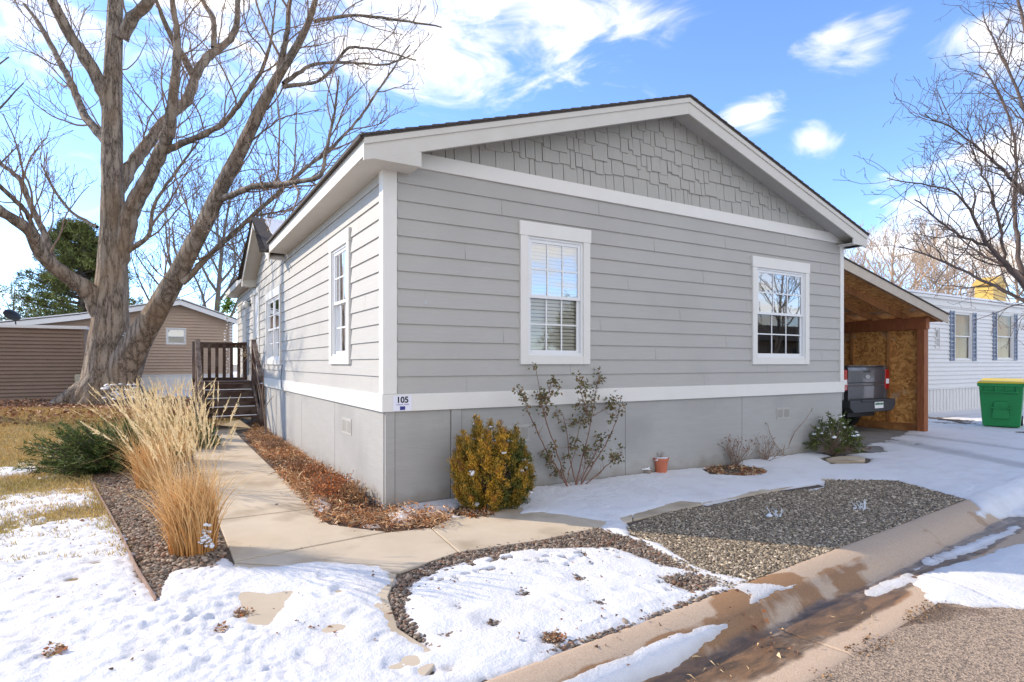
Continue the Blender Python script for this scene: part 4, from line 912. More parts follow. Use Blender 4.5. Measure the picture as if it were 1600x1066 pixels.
# ------------------------------------------------------------------ pickup in the carport
tk = empty('pickup_truck', 'dark grey pickup truck parked under the carport with its tailgate toward the street', 'truck', (10.42, 3.4, 0))
TA, TBk = 10.50, 1.0; hw = .86
def tp(o): return loc_to(o, tk)
m_ = MB()
# bed sides with slight flare, tailgate separate
def section(y, w, z0, z1): return [(TA-w, y, z0), (TA+w, y, z0), (TA+w-.04, y, z1), (TA-w+.04, y, z1)]
for s in (-1, 1):
    x0_, x1_ = (TA-hw, TA-hw+.12) if s < 0 else (TA+hw-.12, TA+hw)
    m_.box(x0_, x1_, TBk+.02, TBk+1.75, .62, 1.38)
m_.box(TA-hw+.12, TA+hw-.12, TBk+.1, TBk+1.75, .72, .78)
m_.box(TA-hw+.12, TA+hw-.12, TBk+1.69, TBk+1.75, .78, 1.38)
m_.prism([(TA-hw, .5), (TA+hw, .5), (TA+hw, 1.15), (TA+hw-.04, 1.2), (TA-hw+.04, 1.2), (TA-hw, 1.15)], TBk+1.77, TBk+4.3)
tp(m_.build('body', M['truck'], tk, bevel=.025, seg=3))
m_ = MB(); m_.hexa([(TA-.80, TBk+1.80, 1.2), (TA+.80, TBk+1.80, 1.2), (TA+.80, TBk+3.3, 1.2), (TA-.80, TBk+3.3, 1.2), (TA-.66, TBk+1.95, 1.78), (TA+.66, TBk+1.95, 1.78), (TA+.66, TBk+2.9, 1.78), (TA-.66, TBk+2.9, 1.78)]); tp(m_.build('cab', M['truck'], tk, bevel=.05, seg=3))
m_ = MB(); m_.hexa([(TA-.62, TBk+1.80, 1.26), (TA+.62, TBk+1.80, 1.26), (TA+.62, TBk+1.83, 1.26), (TA-.62, TBk+1.83, 1.26), (TA-.55, TBk+1.91, 1.70), (TA+.55, TBk+1.91, 1.70), (TA+.55, TBk+1.95, 1.70), (TA-.55, TBk+1.95, 1.70)]); tp(m_.build('rear_window', M['black'], tk))
# tailgate with pressed panel lines
m_ = MB(); tw_ = .68
prof = [(.70, .0), (.72, -.012), (.98, -.018), (1.0, -.002), (1.04, -.002), (1.06, -.018), (1.30, -.022), (1.36, -.004), (1.385, .02)]
for (z0, y0), (z1, y1) in zip(prof[:-1], prof[1:]): m_.add([(TA-tw_, TBk+y0, z0), (TA+tw_, TBk+y0, z0), (TA+tw_, TBk+y1, z1), (TA-tw_, TBk+y1, z1)], [(0, 1, 2, 3)])
m_.box(TA-tw_, TA+tw_, TBk+.02, TBk+.07, .70, 1.385); m_.box(TA-tw_, TA+tw_, TBk-.03, TBk+.05, 1.385, 1.40)
tg = tp(m_.build('tailgate', M['truck'], tk))
m_ = MB(); m_.cyl((TA, TBk-.02, 1.17), (TA, TBk-.034, 1.17), .055, n=24)
em = m_.build('emblem', M['metal'], tg); em.data.transform(Matrix.Translation((TA, 0, 1.17)) @ Matrix.Diagonal((1.5, 1, .75, 1)) @ Matrix.Translation((-TA, 0, -1.17)))
m_ = MB(); m_.box(TA-.14, TA+.14, TBk-.025, TBk-.012, 1.255, 1.30); m_.build('handle', M['bumper'], tg, bevel=.01)
for s in (-1, 1):
    m_ = MB(); x0_, x1_ = (TA-hw-.004, TA-tw_-.012) if s < 0 else (TA+tw_+.012, TA+hw+.004)
    m_.box(x0_, x1_, TBk-.02, TBk+.14, .90, 1.32); tl = tp(m_.build('taillight', M['red'], tk, bevel=.02, seg=3))
    m_ = MB(); m_.box(x0_+.03, x1_-.03, TBk-.024, TBk-.018, 1.02, 1.12); m_.build('reverse_lamp', M['vinyl'], tl)
m_ = MB(); m_.prism([(TA-hw+.16, .46), (TA+hw-.16, .46), (TA+hw-.03, .56), (TA+hw-.02, .71), (TA-hw+.02, .71), (TA-hw+.03, .56)], TBk-.15, TBk+.04); m_.box(TA-.45, TA+.45, TBk-.17, TBk-.14, .67, .715); tp(m_.build('bumper', M['bumper'], tk, bevel=.025, seg=3))
m_ = MB(); m_.box(TA+.02, TA+.34, TBk-.165, TBk-.155, .53, .66); pl_ = tp(m_.build('licence_plate', M['vinyl'], tk, bevel=.004))
m_ = MB(); m_.add([(TA+.03, TBk-.167, .60), (TA+.33, TBk-.167, .60), (TA+.33, TBk-.167, .625), (TA+.27, TBk-.167, .645), (TA+.21, TBk-.167, .63), (TA+.14, TBk-.167, .645), (TA+.08, TBk-.167, .635), (TA+.03, TBk-.167, .64)], [(0, 1, 2, 3, 4, 5, 6, 7)]); m_.build('plate_print', paint('plate_green', (.05, .16, .09), bump=0), pl_)
for (dx, dy) in ((-1, .95), (1, .95), (-1, 4.0), (1, 4.0)):
    m_ = MB(); x = TA+dx*.80; m_.cyl((x-.12, TBk+dy, .37), (x+.12, TBk+dy, .37), .37, n=28); wl = tp(m_.build('wheel', M['rubber'], tk, bevel=.03))
    m_ = MB(); m_.cyl((x-.125, TBk+dy, .37), (x+.125, TBk+dy, .37), .22, n=20); m_.build('rim', M['metal'], wl)
m_ = MB(); m_.box(TA-.5, TA+.5, TBk+.1, TBk+4.2, .35, .5); tp(m_.build('chassis', M['black'], tk))

# ------------------------------------------------------------------ green bin
bnp = Vector(G(1569, 670)+(0,)); bnp = Vector((bnp.x+.32, bnp.y+.15, 0))
bn = empty('trash_bin', 'green wheeled trash bin with a yellow lid at the right edge', 'bin', bnp)
rotb = Matrix.Rotation(math.radians(-74), 4, 'Z') @ Matrix.Diagonal((.9, .9, 1.0, 1))
def bb(mb, name, mat, parent=bn, **kw): mb.M = None; o = mb.build(name, mat, parent, **kw); o.data.transform(rotb); return o
m_ = MB(); m_.hexa([(-.36, -.38, .04), (.36, -.38, .04), (.34, .34, .04), (-.34, .34, .04), (-.43, -.46, .98), (.43, -.46, .98), (.43, .40, .98), (-.43, .40, .98)]); body = bb(m_, 'body', M['bin'], bevel=.03, seg=3)
m_ = MB(); m_.box(-.455, .455, -.485, .42, .93, 1.0); 
for x in (-.30, -.1, .1, .30): m_.box(x-.016, x+.016, -.50, -.44, .80, .935)
m_.box(-.34, .34, -.515, -.455, .79, .825); bb(m_, 'rim', M['bin'], bevel=.012)
m_ = MB(); m_.hexa([(-.17, -.455, .22), (.17, -.455, .22), (.17, -.36, .22), (-.17, -.36, .22), (-.13, -.475, .60), (.13, -.475, .60), (.13, -.40, .60), (-.13, -.40, .60)]); m_.box(-.20, .20, -.505, -.40, .44, .475); bb(m_, 'front_panel', M['bin'], bevel=.01)
m_ = MB(); m_.hexa([(-.47, -.50, 1.0), (.47, -.50, 1.0), (.47, .44, 1.03), (-.47, .44, 1.03), (-.44, -.46, 1.035), (.44, -.46, 1.035), (.40, .38, 1.10), (-.40, .38, 1.10)]); bb(m_, 'lid', M['binlid'], bevel=.015)
for s in (-1, 1): m_ = MB(); m_.cyl((s*.30, .36, .13), (s*.38, .36, .13), .13, n=20); bb(m_, 'wheel', M['rubber'])
m_ = MB(); m_.cyl((-.38, .47, .96), (.38, .47, .96), .018, n=10); bb(m_, 'handle', M['bin'])

# ------------------------------------------------------------------ neighbour on the right: white house
nb = empty('neighbour_house', 'white sided mobile home with blue grey shutters behind the carport', 'house')
NB = 2.8; na0 = 15.2; na1 = 24
MN = frame_mat((0, NB, 0), FX, FN)
wins = []
def nwin(u0, u1, v0, v1): a0 = A_on(u0, NB); a1 = A_on(u1, NB); return (a0, Zat(a0, NB, v1), a1-a0, Zat(a0, NB, v0)-Zat(a0, NB, v1))
nw = [nwin(1490, 1517, 486, 564), nwin(1556, 1582, 488, 563), nwin(1622, 1648, 491, 562), nwin(1460, 1467, 511, 545)]
m_ = MB(MN); lap(m_, na0, na1, .72, 3.25, .125, [(x+.04, x+w-.04, z+.04, z+h-.04) for x, z, w, h in nw], proj=.03); m_.build('front_wall', M['nwhite'], nb)
m_ = MB(MN)
a = na0
while a < na1: m_.box(a, a+.10, -.02, .0, -.02, .70); m_.box(a+.10, a+.20, -.02, -.012, -.02, .70); a += .20
m_.box(na0, na1, .0, .025, .68, .745); m_.build('skirting', M['nwhite'], nb)
for k, (x, z, w, h) in enumerate(nw):
    fr, _ = window(nb, 'window', (x, NB, z), FX, FN, w, h, 1, 1, tw=.03, head=.03, sill=.03, blinds=False, sash=.03, curtain=(k < 3), up='glass_far', low='glass_far')
    if k < 3:
        for s in (-1, 1):
            m_ = MB(MN); x0_ = x-.02-.27 if s < 0 else x+w+.02; m_.box(x0_, x0_+.04, .012, .045, z, z+h); m_.box(x0_+.23, x0_+.27, .012, .045, z, z+h)
            for zz in (0, .5, .96): m_.box(x0_+.04, x0_+.23, .012, .043, z+h*zz, z+h*zz+.045 if zz else z+.05)
            q = z+.06
            while q < z+h-.05: m_.add([(x0_+.04, .038, q), (x0_+.23, .038, q), (x0_+.23, .018, q+.034), (x0_+.04, .018, q+.034)], [(0, 1, 2, 3)]); q += .036
            m_.build('shutter', M['shutter'], nb)
ez = Zat(A_on(1440, NB), NB, 463)
m_ = MB(MN); m_.box(na0-.05, na1, .0, .05, ez-.22, ez); m_.box(na0-.1, na1, .05, .12, ez-.03, ez+.05); m_.build('eave_trim', M['nwhite'], nb, bevel=.004)
m_ = MB(); m_.hexa([(na0-.1, NB-.12, ez+.05), (na1, NB-.12, ez+.05), (na1, NB+10, ez+.05), (na0-.1, NB+10, ez+.05), (na0-.1, NB-.1, ez+.06), (na1, NB-.1, ez+.06), (na1, NB+5, ez+.75), (na0-.1, NB+5, ez+.75)]); m_.build('roof', M['shingle'], nb)
m_ = MB(); m_.hexa([(na0, NB-.10, ez+.062), (na1, NB-.10, ez+.062), (na1, NB+4.6, ez+.70), (na0+.3, NB+4.6, ez+.70), (na0, NB-.09, ez+.13), (na1, NB-.09, ez+.13), (na1, NB+4.6, ez+.78), (na0+.3, NB+4.6, ez+.78)]); m_.build('roof_snow', M['snowplain'], nb, bevel=.02)
m_ = MB(); m_.box(na0, na1, NB+.8, NB+10, 0, ez); m_.build('rear_walls', M['nwhite'], nb)
m_ = MB(); m_.box(na0, na0+.02, NB, NB+.8, 0, ez); m_.build('end_wall', M['nwhite'], nb)
# far yellow building above that roof
yp = pix(1562, 445, 34); yb_ = empty('yellow_building', 'yellow building top showing above the white house roof', 'building', (yp.x, yp.y, 0))
yw = 55/FPX*34/CY/2-.35; m_ = MB(); zt = Zat(yp.x, yp.y, 446); m_.box(yp.x-yw, yp.x+yw, yp.y, yp.y+.9, 0, zt); loc_to(m_.build('wall', M['yellow'], yb_), yb_)
m_ = MB(); m_.prism([(yp.x-yw-.2, zt), (yp.x+yw+.2, zt), (yp.x+.2, zt+.5), (yp.x-.2, zt+.5)], yp.y-.1, yp.y+1.0); loc_to(m_.build('roof', M['yellow'], yb_), yb_)

# ------------------------------------------------------------------ neighbour on the left: tan house, brown shed
tn = empty('neighbour_house', 'tan sided mobile home with white skirting behind the big tree', 'house')
TB = 23.0; MT = frame_mat((0, TB, 0), FX, FN)
pk = (A_on(281, TB), Zat(A_on(281, TB), TB, 470)); re = (A_on(368, TB), Zat(A_on(368, TB), TB, 501)); le = (A_on(-60, TB), Zat(A_on(-60, TB), TB, 512))
mid = (A_on(124, TB), Zat(A_on(124, TB), TB, 493))
rw = A_on(363, TB); zs = Zat(rw, TB, 584)
def troof(a):
    return np.interp(a, [le[0], mid[0], pk[0], re[0]], [le[1], mid[1], pk[1], re[1]])
def ttop(z):
    # left and right limits of the wall at height z
    if z < le[1]-.12: return (le[0], rw)
    aL = np.interp(z+.14, [le[1], mid[1], pk[1]], [le[0], mid[0], pk[0]]); aR = np.interp(z+.14, [re[1], pk[1]], [rw, pk[0]]); return (float(aL), float(min(aR, rw)))
wn_ = (A_on(259, TB), Zat(A_on(259, TB), TB, 539), A_on(291, TB)-A_on(259, TB), Zat(A_on(259, TB), TB, 512)-Zat(A_on(259, TB), TB, 539))
m_ = MB(MT); lap(m_, le[0], rw, zs, pk[1]-.1, .125, [(wn_[0]+.03, wn_[0]+wn_[2]-.03, wn_[1]+.03, wn_[1]+wn_[3]-.03)], proj=.045, topf=ttop); m_.build('gable_wall', M['tan'], tn)
window(tn, 'window', (wn_[0], TB, wn_[1]), FX, FN, wn_[2], wn_[3], 1, 1, tw=.04, head=.04, sill=.04, blinds=True, sash=.03)
m_ = MB(MT); m_.box(rw-.12, rw+.02, .0, .03, zs, re[1]-.12); m_.build('corner_board', M['vinyl'], tn)
m_ = MB(MT); a = le[0]
while a < rw: m_.box(a, a+.98, -.02, .0, .1, zs-.06); m_.box(a+.98, a+1.0, -.03, -.015, .1, zs-.06); a += 1.0
m_.box(le[0], rw+.02, 0, .03, zs-.06, zs+.02); m_.build('skirting', M['nwhite'], tn)
m_ = MB()
for (p, q) in ((le, mid), (mid, pk), (pk, (re[0]+.15, re[1]-.03))):
    m_.hexa([(p[0], TB-.35, p[1]-.20), (q[0], TB-.35, q[1]-.20), (q[0], TB-.32, q[1]-.20), (p[0], TB-.32, p[1]-.20), (p[0], TB-.35, p[1]), (q[0], TB-.35, q[1]), (q[0], TB-.32, q[1]), (p[0], TB-.32, p[1])])
m_.build('rake_board', M['vinyl'], tn)
m_ = MB()
for (p, q) in ((le, mid), (mid, pk), (pk, (re[0]+.18, re[1]-.03))):
    roofslab(m_, [(p[0], TB-.38, p[1]+.003), (q[0], TB-.38, q[1]+.003), (q[0], TB+14, q[1]+.003), (p[0], TB+14, p[1]+.003)], .03)
m_.build('roof', M['shingle'], tn)
m_ = MB()
for (p, q) in ((le, mid), (mid, pk), (pk, re)):
    roofslab(m_, [(p[0]+.05, TB-.30, p[1]+.035), (q[0], TB-.30, q[1]+.035), (q[0], TB+13, q[1]+.035), (p[0]+.05, TB+13, p[1]+.035)], .05)
m_.build('roof_snow', M['snowplain'], tn)
m_ = MB(); m_.box(rw-.02, rw, TB+.001, TB+14, 0, re[1]-.1); m_.box(le[0], rw-.02, TB+.9, TB+14, 0, 2.9); m_.build('rear_walls', M['tan'], tn)
shb = 17.6; MSh = frame_mat((0, shb, 0), FX, FN)
sh_ = empty('shed', 'brown lap sided shed with flat white roof edge behind the big tree', 'shed')
sr = A_on(131, shb); sl_ = -9.5; st = Zat(sr, shb, 515); 
m_ = MB(MSh); lap(m_, sl_, sr, .2, st, .115, [], proj=.05); m_.build('front_wall', M['brown'], sh_)
m_ = MB(); m_.box(sl_-.1, sr+.1, shb-.12, shb+4.5, st, st+.10); m_.build('roof', M['vinyl'], sh_, bevel=.01)
m_ = MB(); m_.box(sr-.015, sr, shb+.001, shb+4.4, .15, st); m_.box(sl_, sl_+.015, shb+.001, shb+4.4, .15, st); m_.box(sl_, sr, shb+4.38, shb+4.4, .15, st); m_.build('other_walls', M['brown'], sh_)
m_ = MB(MSh); m_.box(sr-.09, sr+.015, 0, .025, .2, st); m_.build('corner_board', M['brown'], sh_)
# satellite dish on the shed roof
dp_ = pix(22, 490, 20.5); ds = empty('satellite_dish', 'small dark satellite dish on the roof at the left edge', 'satellite dish', dp_)
V = []; F = []
nr, nc = 6, 24
for i in range(nr+1):
    for j in range(nc): r = .30*i/nr; a = 2*PI*j/nc; V.append((r*math.cos(a), .35*r*r/.3, r*.75*math.sin(a)))
F = [(i*nc+j, i*nc+(j+1) % nc, (i+1)*nc+(j+1) % nc, (i+1)*nc+j) for i in range(nr) for j in range(nc)]
m_ = MB(); m_.add(V, F); o = m_.build('dish', M['black'], ds, smooth=True); o.data.transform(Matrix.Rotation(math.radians(50), 4, 'Z') @ Matrix.Rotation(math.radians(-30), 4, 'X')); so = o.modifiers.new('s', 'SOLIDIFY'); so.thickness = .01
m_ = MB(); m_.cyl((0, .03, 0), (.05, .1, st+.1-dp_.z), .02, n=8); m_.build('mast', M['black'], ds)
# utility box by the tree
ub = pix(126, 583, 16.9); ubo = empty('utility_box', 'beige electric box on a post beside the big tree trunk', 'electric box', (ub.x, ub.y, .3))
m_ = MB(); m_.box(-.13, .13, -.07, .07, .42, .82); m_.build('cabinet', M['ublox'], ubo, bevel=.01)
m_ = MB(); m_.box(-.05, .05, -.04, .04, 0, .419); m_.build('post', M['ublox'], ubo)
m_ = MB(); m_.cyl((0.03, -.07, .70), (.03, -.12, .70), .06, n=18); m_.build('meter', M['metal'], ubo)

# ------------------------------------------------------------------ trees
def smooth_path(P, n):
    P = np.asarray(P, float); s = np.concatenate([[0], np.cumsum(np.linalg.norm(np.diff(P[:, :3], axis=0), axis=1))]); q = np.linspace(0, s[-1], n)
    # catmull-rom like through cubic interpolation of each column
    out = np.stack([np.interp(q, s, P[:, k]) for k in range(P.shape[1])], -1)
    for _ in range(2): out[1:-1] = out[1:-1]*.5+(out[:-2]+out[2:])*.25
    return out
class Tree:
    def __init__(s, seed, up=.25, wig=.22): s.r = np.random.default_rng(seed); s.big = []; s.mid = []; s.fine = []; s.up = up; s.wig = wig
    def put(s, P, R):
        m = R[0]
        (s.big if m > .035 else s.mid if m > .012 else s.fine).append((P, R))
    def grow(s, p, d, L, r, lev, rmin=.003, dens=1.0):
        n = max(4, int(L/.22)) if lev > 0 else 4; n = min(n, 12)
        P = [np.array(p)]; d = np.array(d)/np.linalg.norm(d); D_ = [d]
        for i in range(n):
            d = d+s.r.normal(0, s.wig, 3)/math.sqrt(n/3)+np.array([0, 0, s.up/n]); d /= np.linalg.norm(d); P.append(P[-1]+d*L/n); D_.append(d)
        P = np.array(P); R = np.linspace(r, max(rmin, r*.35), n+1); s.put(P, R)
        if lev > 0: s.spawn(P, R, L, lev, .25, rmin, dens)
    def spawn(s, P, R, L, lev, start=.2, rmin=.003, dens=1.0, gap=None):
        seg = np.linalg.norm(np.diff(P, axis=0), axis=1); cum = np.concatenate([[0], np.cumsum(seg)]); tot = cum[-1]
        gap = gap or {3: .50, 2: .32, 1: .20}[lev]
        gap = gap/dens; q = start*tot+s.r.uniform(0, gap)
        while q < tot:
            i = min(len(seg)-1, np.searchsorted(cum, q)-1); f = (q-cum[i])/seg[i]; p = P[i]*(1-f)+P[i+1]*f; r = R[i]*(1-f)+R[i+1]*f
            t = (P[i+1]-P[i])/seg[i]; o = s.r.normal(0, 1, 3); o -= t*o.dot(t); o /= np.linalg.norm(o); o[2] += .25
            ang = s.r.uniform(.55, 1.1); d = t*math.cos(ang)+o*math.sin(ang)
            Lc = {3: s.r.uniform(1.2, 2.6), 2: s.r.uniform(.6, 1.3), 1: s.r.uniform(.2, .55)}[lev]*(1-.35*q/tot)*s.scale
            s.grow(p, d, Lc, min(r*.6, max(rmin, Lc*.012)), lev-1, rmin, dens)
            q += gap*s.r.uniform(.6, 1.5)
    scale = 1.0
def finish_tree(root, tr, mtrunk, mtw, extra_big=(), bsides=12):
    Vb, Fb = tubes(list(extra_big)+[x for x in tr.big], bsides)
    o1 = link('trunk', np_mesh('trunk', Vb, Fb, True), mtrunk, root); loc_to(o1, root)
    vs = []; fs = []; n = 0
    for L_, k in ((tr.mid, 5), (tr.fine, 3)):
        if L_:
            v, f = tubes(L_, k); vs.append(v); fs.append(f+n); n += len(v)
    o2 = link('crown', np_mesh('crown', np.concatenate(vs), np.concatenate(fs), False), mtw, root); loc_to(o2, root)
    return o1, o2
# the big cottonwood: every main limb placed where it grows
TY = 17.0
tb = pix(172, 624, TY)
tree = empty('cottonwood_tree', 'huge bare cottonwood tree with thick grey bark, spreading over the left yard', 'tree', (tb.x, tb.y, .3))
tr = Tree(21, up=.5, wig=.26); tr.scale = 1.15
LIMBS = [  # (u, v, depth offset, width px)
    [(172, 630, 0, 112), (172, 612, 0, 92), (170, 590, 0, 80), (170, 560, 0, 74), (172, 520, 0, 72), (175, 470, 0, 66), (176, 420, 0, 56), (177, 370, 0, 50), (177, 300, 0, 43), (176, 220, .1, 40), (176, 150, .2, 37), (178, 80, .3, 33), (180, 20, .4, 30), (184, -60, .5, 24), (180, -180, .6, 14)],
    [(190, 60, .3, 24), (205, 30, .2, 22), (235, 0, 0, 19), (262, -50, -.2, 14)],
    [(172, 170, .2, 30), (157, 131, .0, 26), (135, 92, -.3, 23), (109, 56, -.6, 20), (81, 0, -1.0, 17), (60, -60, -1.4, 12)],
    [(168, 222, .1, 20), (154, 208, .3, 17), (131, 180, .8, 15), (112, 131, 1.2, 13), (90, 90, 1.6, 11), (60, 34, 2.0, 8), (37, 6, 2.4, 5)],
    [(165, 500, 0, 44), (141, 456, -.3, 34), (98, 428, -.9, 28), (65, 400, -1.3, 25), (49, 360, -1.8, 22), (0, 330, -2.6, 19), (-70, 280, -3.2, 14), (-120, 190, -3.6, 9)],
    [(84, 412, -1.1, 15), (71, 368, -1.0, 12), (49, 326, -.8, 11), (34, 281, -.7, 9), (0, 255, -.6, 7), (-40, 220, -.5, 4)],
    [(60, 372, -1.5, 10), (41, 330, -2.0, 9), (0, 291, -2.6, 8), (-50, 262, -3.2, 6)],
    [(184, 410, 0, 34), (198, 350, -.1, 34), (210, 319, -.2, 32), (240, 263, -.5, 27), (263, 210, -.8, 23), (270, 161, -1.0, 19), (276, 105, -1.2, 16), (278, 56, -1.4, 13), (268, 0, -1.6, 10), (262, -60, -1.8, 6)],
    [(183, 300, .1, 26), (195, 272, .3, 25), (225, 233, .7, 22), (255, 191, 1.1, 20), (293, 158, 1.5, 18), (311, 105, 1.8, 16), (330, 83, 2.0, 15), (356, 68, 2.2, 13), (370, 45, 2.3, 12), (371, 0, 2.5, 9), (380, -60, 2.8, 5)],
    [(334, 75, 2.0, 11), (334, 26, 2.2, 9), (315, 0, 2.4, 7), (300, -50, 2.6, 4)],
    [(303, 118, 1.7, 14), (278, 75, 1.4, 12), (259, 41, 1.2, 10), (244, 0, 1.0, 7), (230, -50, .9, 4)],
    [(259, 236, -.6, 15), (285, 224, -.8, 12), (311, 214, -1.1, 12), (349, 195, -1.5, 10), (383, 150, -1.8, 9), (409, 113, -2.1, 7), (425, 60, -2.4, 5), (430, 0, -2.6, 3)],
    [(176, 640, 0, 60), (188, 600, -.1, 64), (202, 560, -.2, 56), (225, 521, -.5, 44), (253, 473, -.9, 38), (276, 431, -1.2, 35), (300, 390, -1.5, 31), (326, 338, -1.8, 29), (349, 289, -2.1, 27), (375, 240, -2.4, 25), (401, 184, -2.7, 22), (420, 146, -2.9, 20), (435, 116, -3.0, 18), (465, 75, -3.2, 14), (488, 30, -3.4, 12), (495, 0, -3.5, 10), (505, -60, -3.7, 6)],
    [(435, 116, -3.0, 13), (446, 68, -3.2, 11), (454, 0, -3.4, 8), (458, -50, -3.5, 5)],
    [(443, 131, -2.9, 9), (484, 101, -2.4, 7), (533, 96, -1.8, 5), (600, 103, -1.2, 4), (640, 88, -1, 2.5)],
    [(443, 136, -2.9, 8), (503, 128, -3.4, 6), (544, 71, -3.8, 5), (600, 79, -4.2, 3.5), (650, 95, -4.5, 2.5)],
    [(490, 34, -3.4, 8), (544, 23, -3.2, 6), (600, 28, -2.9, 5), (690, 42, -2.6, 3)],
    [(345, 312, -2.0, 14), (353, 309, -2.2, 12), (394, 291, -2.7, 11), (450, 287, -3.3, 10), (503, 278, -3.9, 9), (508, 244, -4.0, 6), (522, 180, -4.3, 5), (530, 120, -4.6, 3)],
    [(285, 442, -1.3, 14), (298, 431, -1.3, 11), (330, 394, -1.2, 10), (375, 356, -1.1, 9), (420, 315, -1.0, 8), (469, 270, -.8, 7), (525, 225, -.6, 6), (563, 184, -.4, 5), (600, 128, -.2, 4), (640, 70, 0, 2.5)],
    [(200, 392, 0, 10), (233, 371, -.4, 8), (240, 319, -.6, 6), (278, 263, -.9, 5), (311, 221, -1.1, 3)],
    [(152, 355, 0, 7), (113, 334, .4, 5), (83, 296, .7, 5), (64, 255, 1, 3)],
]
big = []
for li, L_ in enumerate(LIMBS):
    pts = []
    for (u, v, dY, w) in L_:
        Yq = TY+dY; p = pix(u, v, Yq); pts.append((p.x, p.y, p.z, w/FPX*Yq/2*(.70 if li == 0 and v < 560 else .80)))
    n = max(10, len(pts)*5); S_ = smooth_path(pts, n); P = S_[:, :3]; R_ = S_[:, 3].copy()
    nz = tr.r.normal(0, 1, (n, 3)); nz[0] = 0; P = P+np.cumsum(nz, 0)*0+.012*nz*(R_[:, None]/.3+.4)
    if li not in (0, 12): big.append((P, R_*(1+.06*tr.r.normal(0, 1, n))))
    else: big.append((P, R_))
    base_r = R_[0]
    tr.spawn(P, np.minimum(R_, .09), 1, 3 if R_[0] > .06 else 2, .28 if li in (0, 12, 4) else .12, rmin=.0075, dens=1.05 if li else .3, gap=.42 if R_[0] > .06 else .28)
# trunk and the big leaning limb get ridged bark and root flare
def ridged(P, R, sides, amp, flare=False, seed=1):
    Vv, Ff = tubes([(P, R)], sides); Vv = Vv.reshape(len(P), sides, 3); C = P[:, None, :]; dv = Vv-C; th = np.arange(sides)*2*PI/sides
    s = np.concatenate([[0], np.cumsum(np.linalg.norm(np.diff(P, axis=0), axis=1))])
    nzz = fbm(th[None, :]*6/1.0+s[:, None]*.0, s[:, None]*1.3+th[None, :]*.6, seed, 4)*2
    wrap = np.cos(th*5+.7)[None, :]*.05+np.cos(th*3+1.9)[None, :]*.05
    k = 1+amp*nzz+wrap
    if flare:
        fl = np.exp(-s/.45)[:, None]; k = k+fl*(.30*np.maximum(0, np.cos(th*5+.4))[None, :]**2+.1)
    return (C+dv*k[:, :, None]).reshape(-1, 3), Ff
def dense(P, R, n):
    S_ = smooth_path(np.column_stack([P, R]), n)
    for _ in range(25): S_[1:-1] = S_[1:-1]*.5+(S_[:-2]+S_[2:])*.25
    return S_[:, :3], S_[:, 3]
P0_, R0_ = dense(*big[0], 150); P12, R12 = dense(*big[12], 110)
v0, f0 = ridged(P0_, R0_, 48, .10, True, 4); v1, f1 = ridged(P12, R12, 36, .09, False, 9)
rest = [b_ for i, b_ in enumerate(big) if i not in (0, 12)]
# surface roots
for (du, dv, w) in ((-58, 12, 40), (-92, 2, 30), (30, 12, 20), (55, 6, 16)):
    pa = pix(172+du*.25, 600, TY-.3); pb = pix(172+du*.6, 618, TY-.5); pc = pix(172+du, 628+dv*.2, TY-.6)
    S_ = smooth_path([(pa.x, pa.y, pa.z, w/FPX*TY*.6), (pb.x, pb.y, pb.z-.02, w/FPX*TY*.5), (pc.x, pc.y, .28, w/FPX*TY*.2)], 14); rest.append((S_[:, :3], S_[:, 3]))
v2, f2 = tubes(rest+tr.big, 12)
Vt = np.concatenate([v0, v1, v2]); Ft = np.concatenate([f0, f1+len(v0), f2+len(v0)+len(v1)])
tk_o = link('trunk', np_mesh('trunk', Vt, Ft, True), M['bark'], tree); loc_to(tk_o, tree)
# buds on twigs
vm, fm = tubes(tr.mid, 5); vf, ff = tubes(tr.fine, 3)
cr_o = link('crown', np_mesh('crown', np.concatenate([vm, vf]), np.concatenate([fm, ff+len(vm)]), False), M['twig'], tree); loc_to(cr_o, tree)
print('cottonwood twigs', len(tr.mid), len(tr.fine))
# snow caught at the foot of the trunk and in the crotch
def blobs_mesh(pts, rs, squash=.45, seed=0, seg=(8, 6)):
    r_ = np.random.default_rng(seed); Vs = []; Fs = []; n = 0
    nu, nv = seg
    for (c, r) in zip(pts, rs):
        ph = np.linspace(0, PI, nv+1); th = np.arange(nu)*2*PI/nu
        X = np.sin(ph)[:, None]*np.cos(th)[None, :]; Yq = np.sin(ph)[:, None]*np.sin(th)[None, :]; Zq = np.cos(ph)[:, None]*np.ones(nu)[None, :]
        k = 1+.22*r_.normal(0, 1, X.shape); k[0] = k[0, 0]; k[-1] = k[-1, 0]
        v = np.stack([X*k*r*r_.uniform(.8, 1.3), Yq*k*r*r_.uniform(.8, 1.3), Zq*k*r*squash], -1).reshape(-1, 3)+np.array(c)
        i = np.arange(nv)[:, None]*nu; j = np.arange(nu)[None, :]; j2 = (j+1) % nu
        Vs.append(v); Fs.append(np.stack([i+j, i+nu+j, i+nu+j2, i+j2], -1).reshape(-1, 4)+n); n += len(v)
    return np.concatenate(Vs), np.concatenate(Fs)
r_ = np.random.default_rng(2); pts = []; rs = []
for _ in range(34):
    p = pix(r_.uniform(162, 212), r_.uniform(600, 626), TY-1.0-r_.uniform(0, .25)); pts.append(tuple(p)); rs.append(r_.uniform(.03, .09))
for _ in range(8): p = pix(r_.uniform(192, 206), r_.uniform(520, 530), TY-.5); pts.append(tuple(p)); rs.append(r_.uniform(.03, .06))
v, f = blobs_mesh(pts, rs, .4); loc_to(link('bark_snow', np_mesh('bark_snow', v, f, True), M['snowplain'], tree), tree)

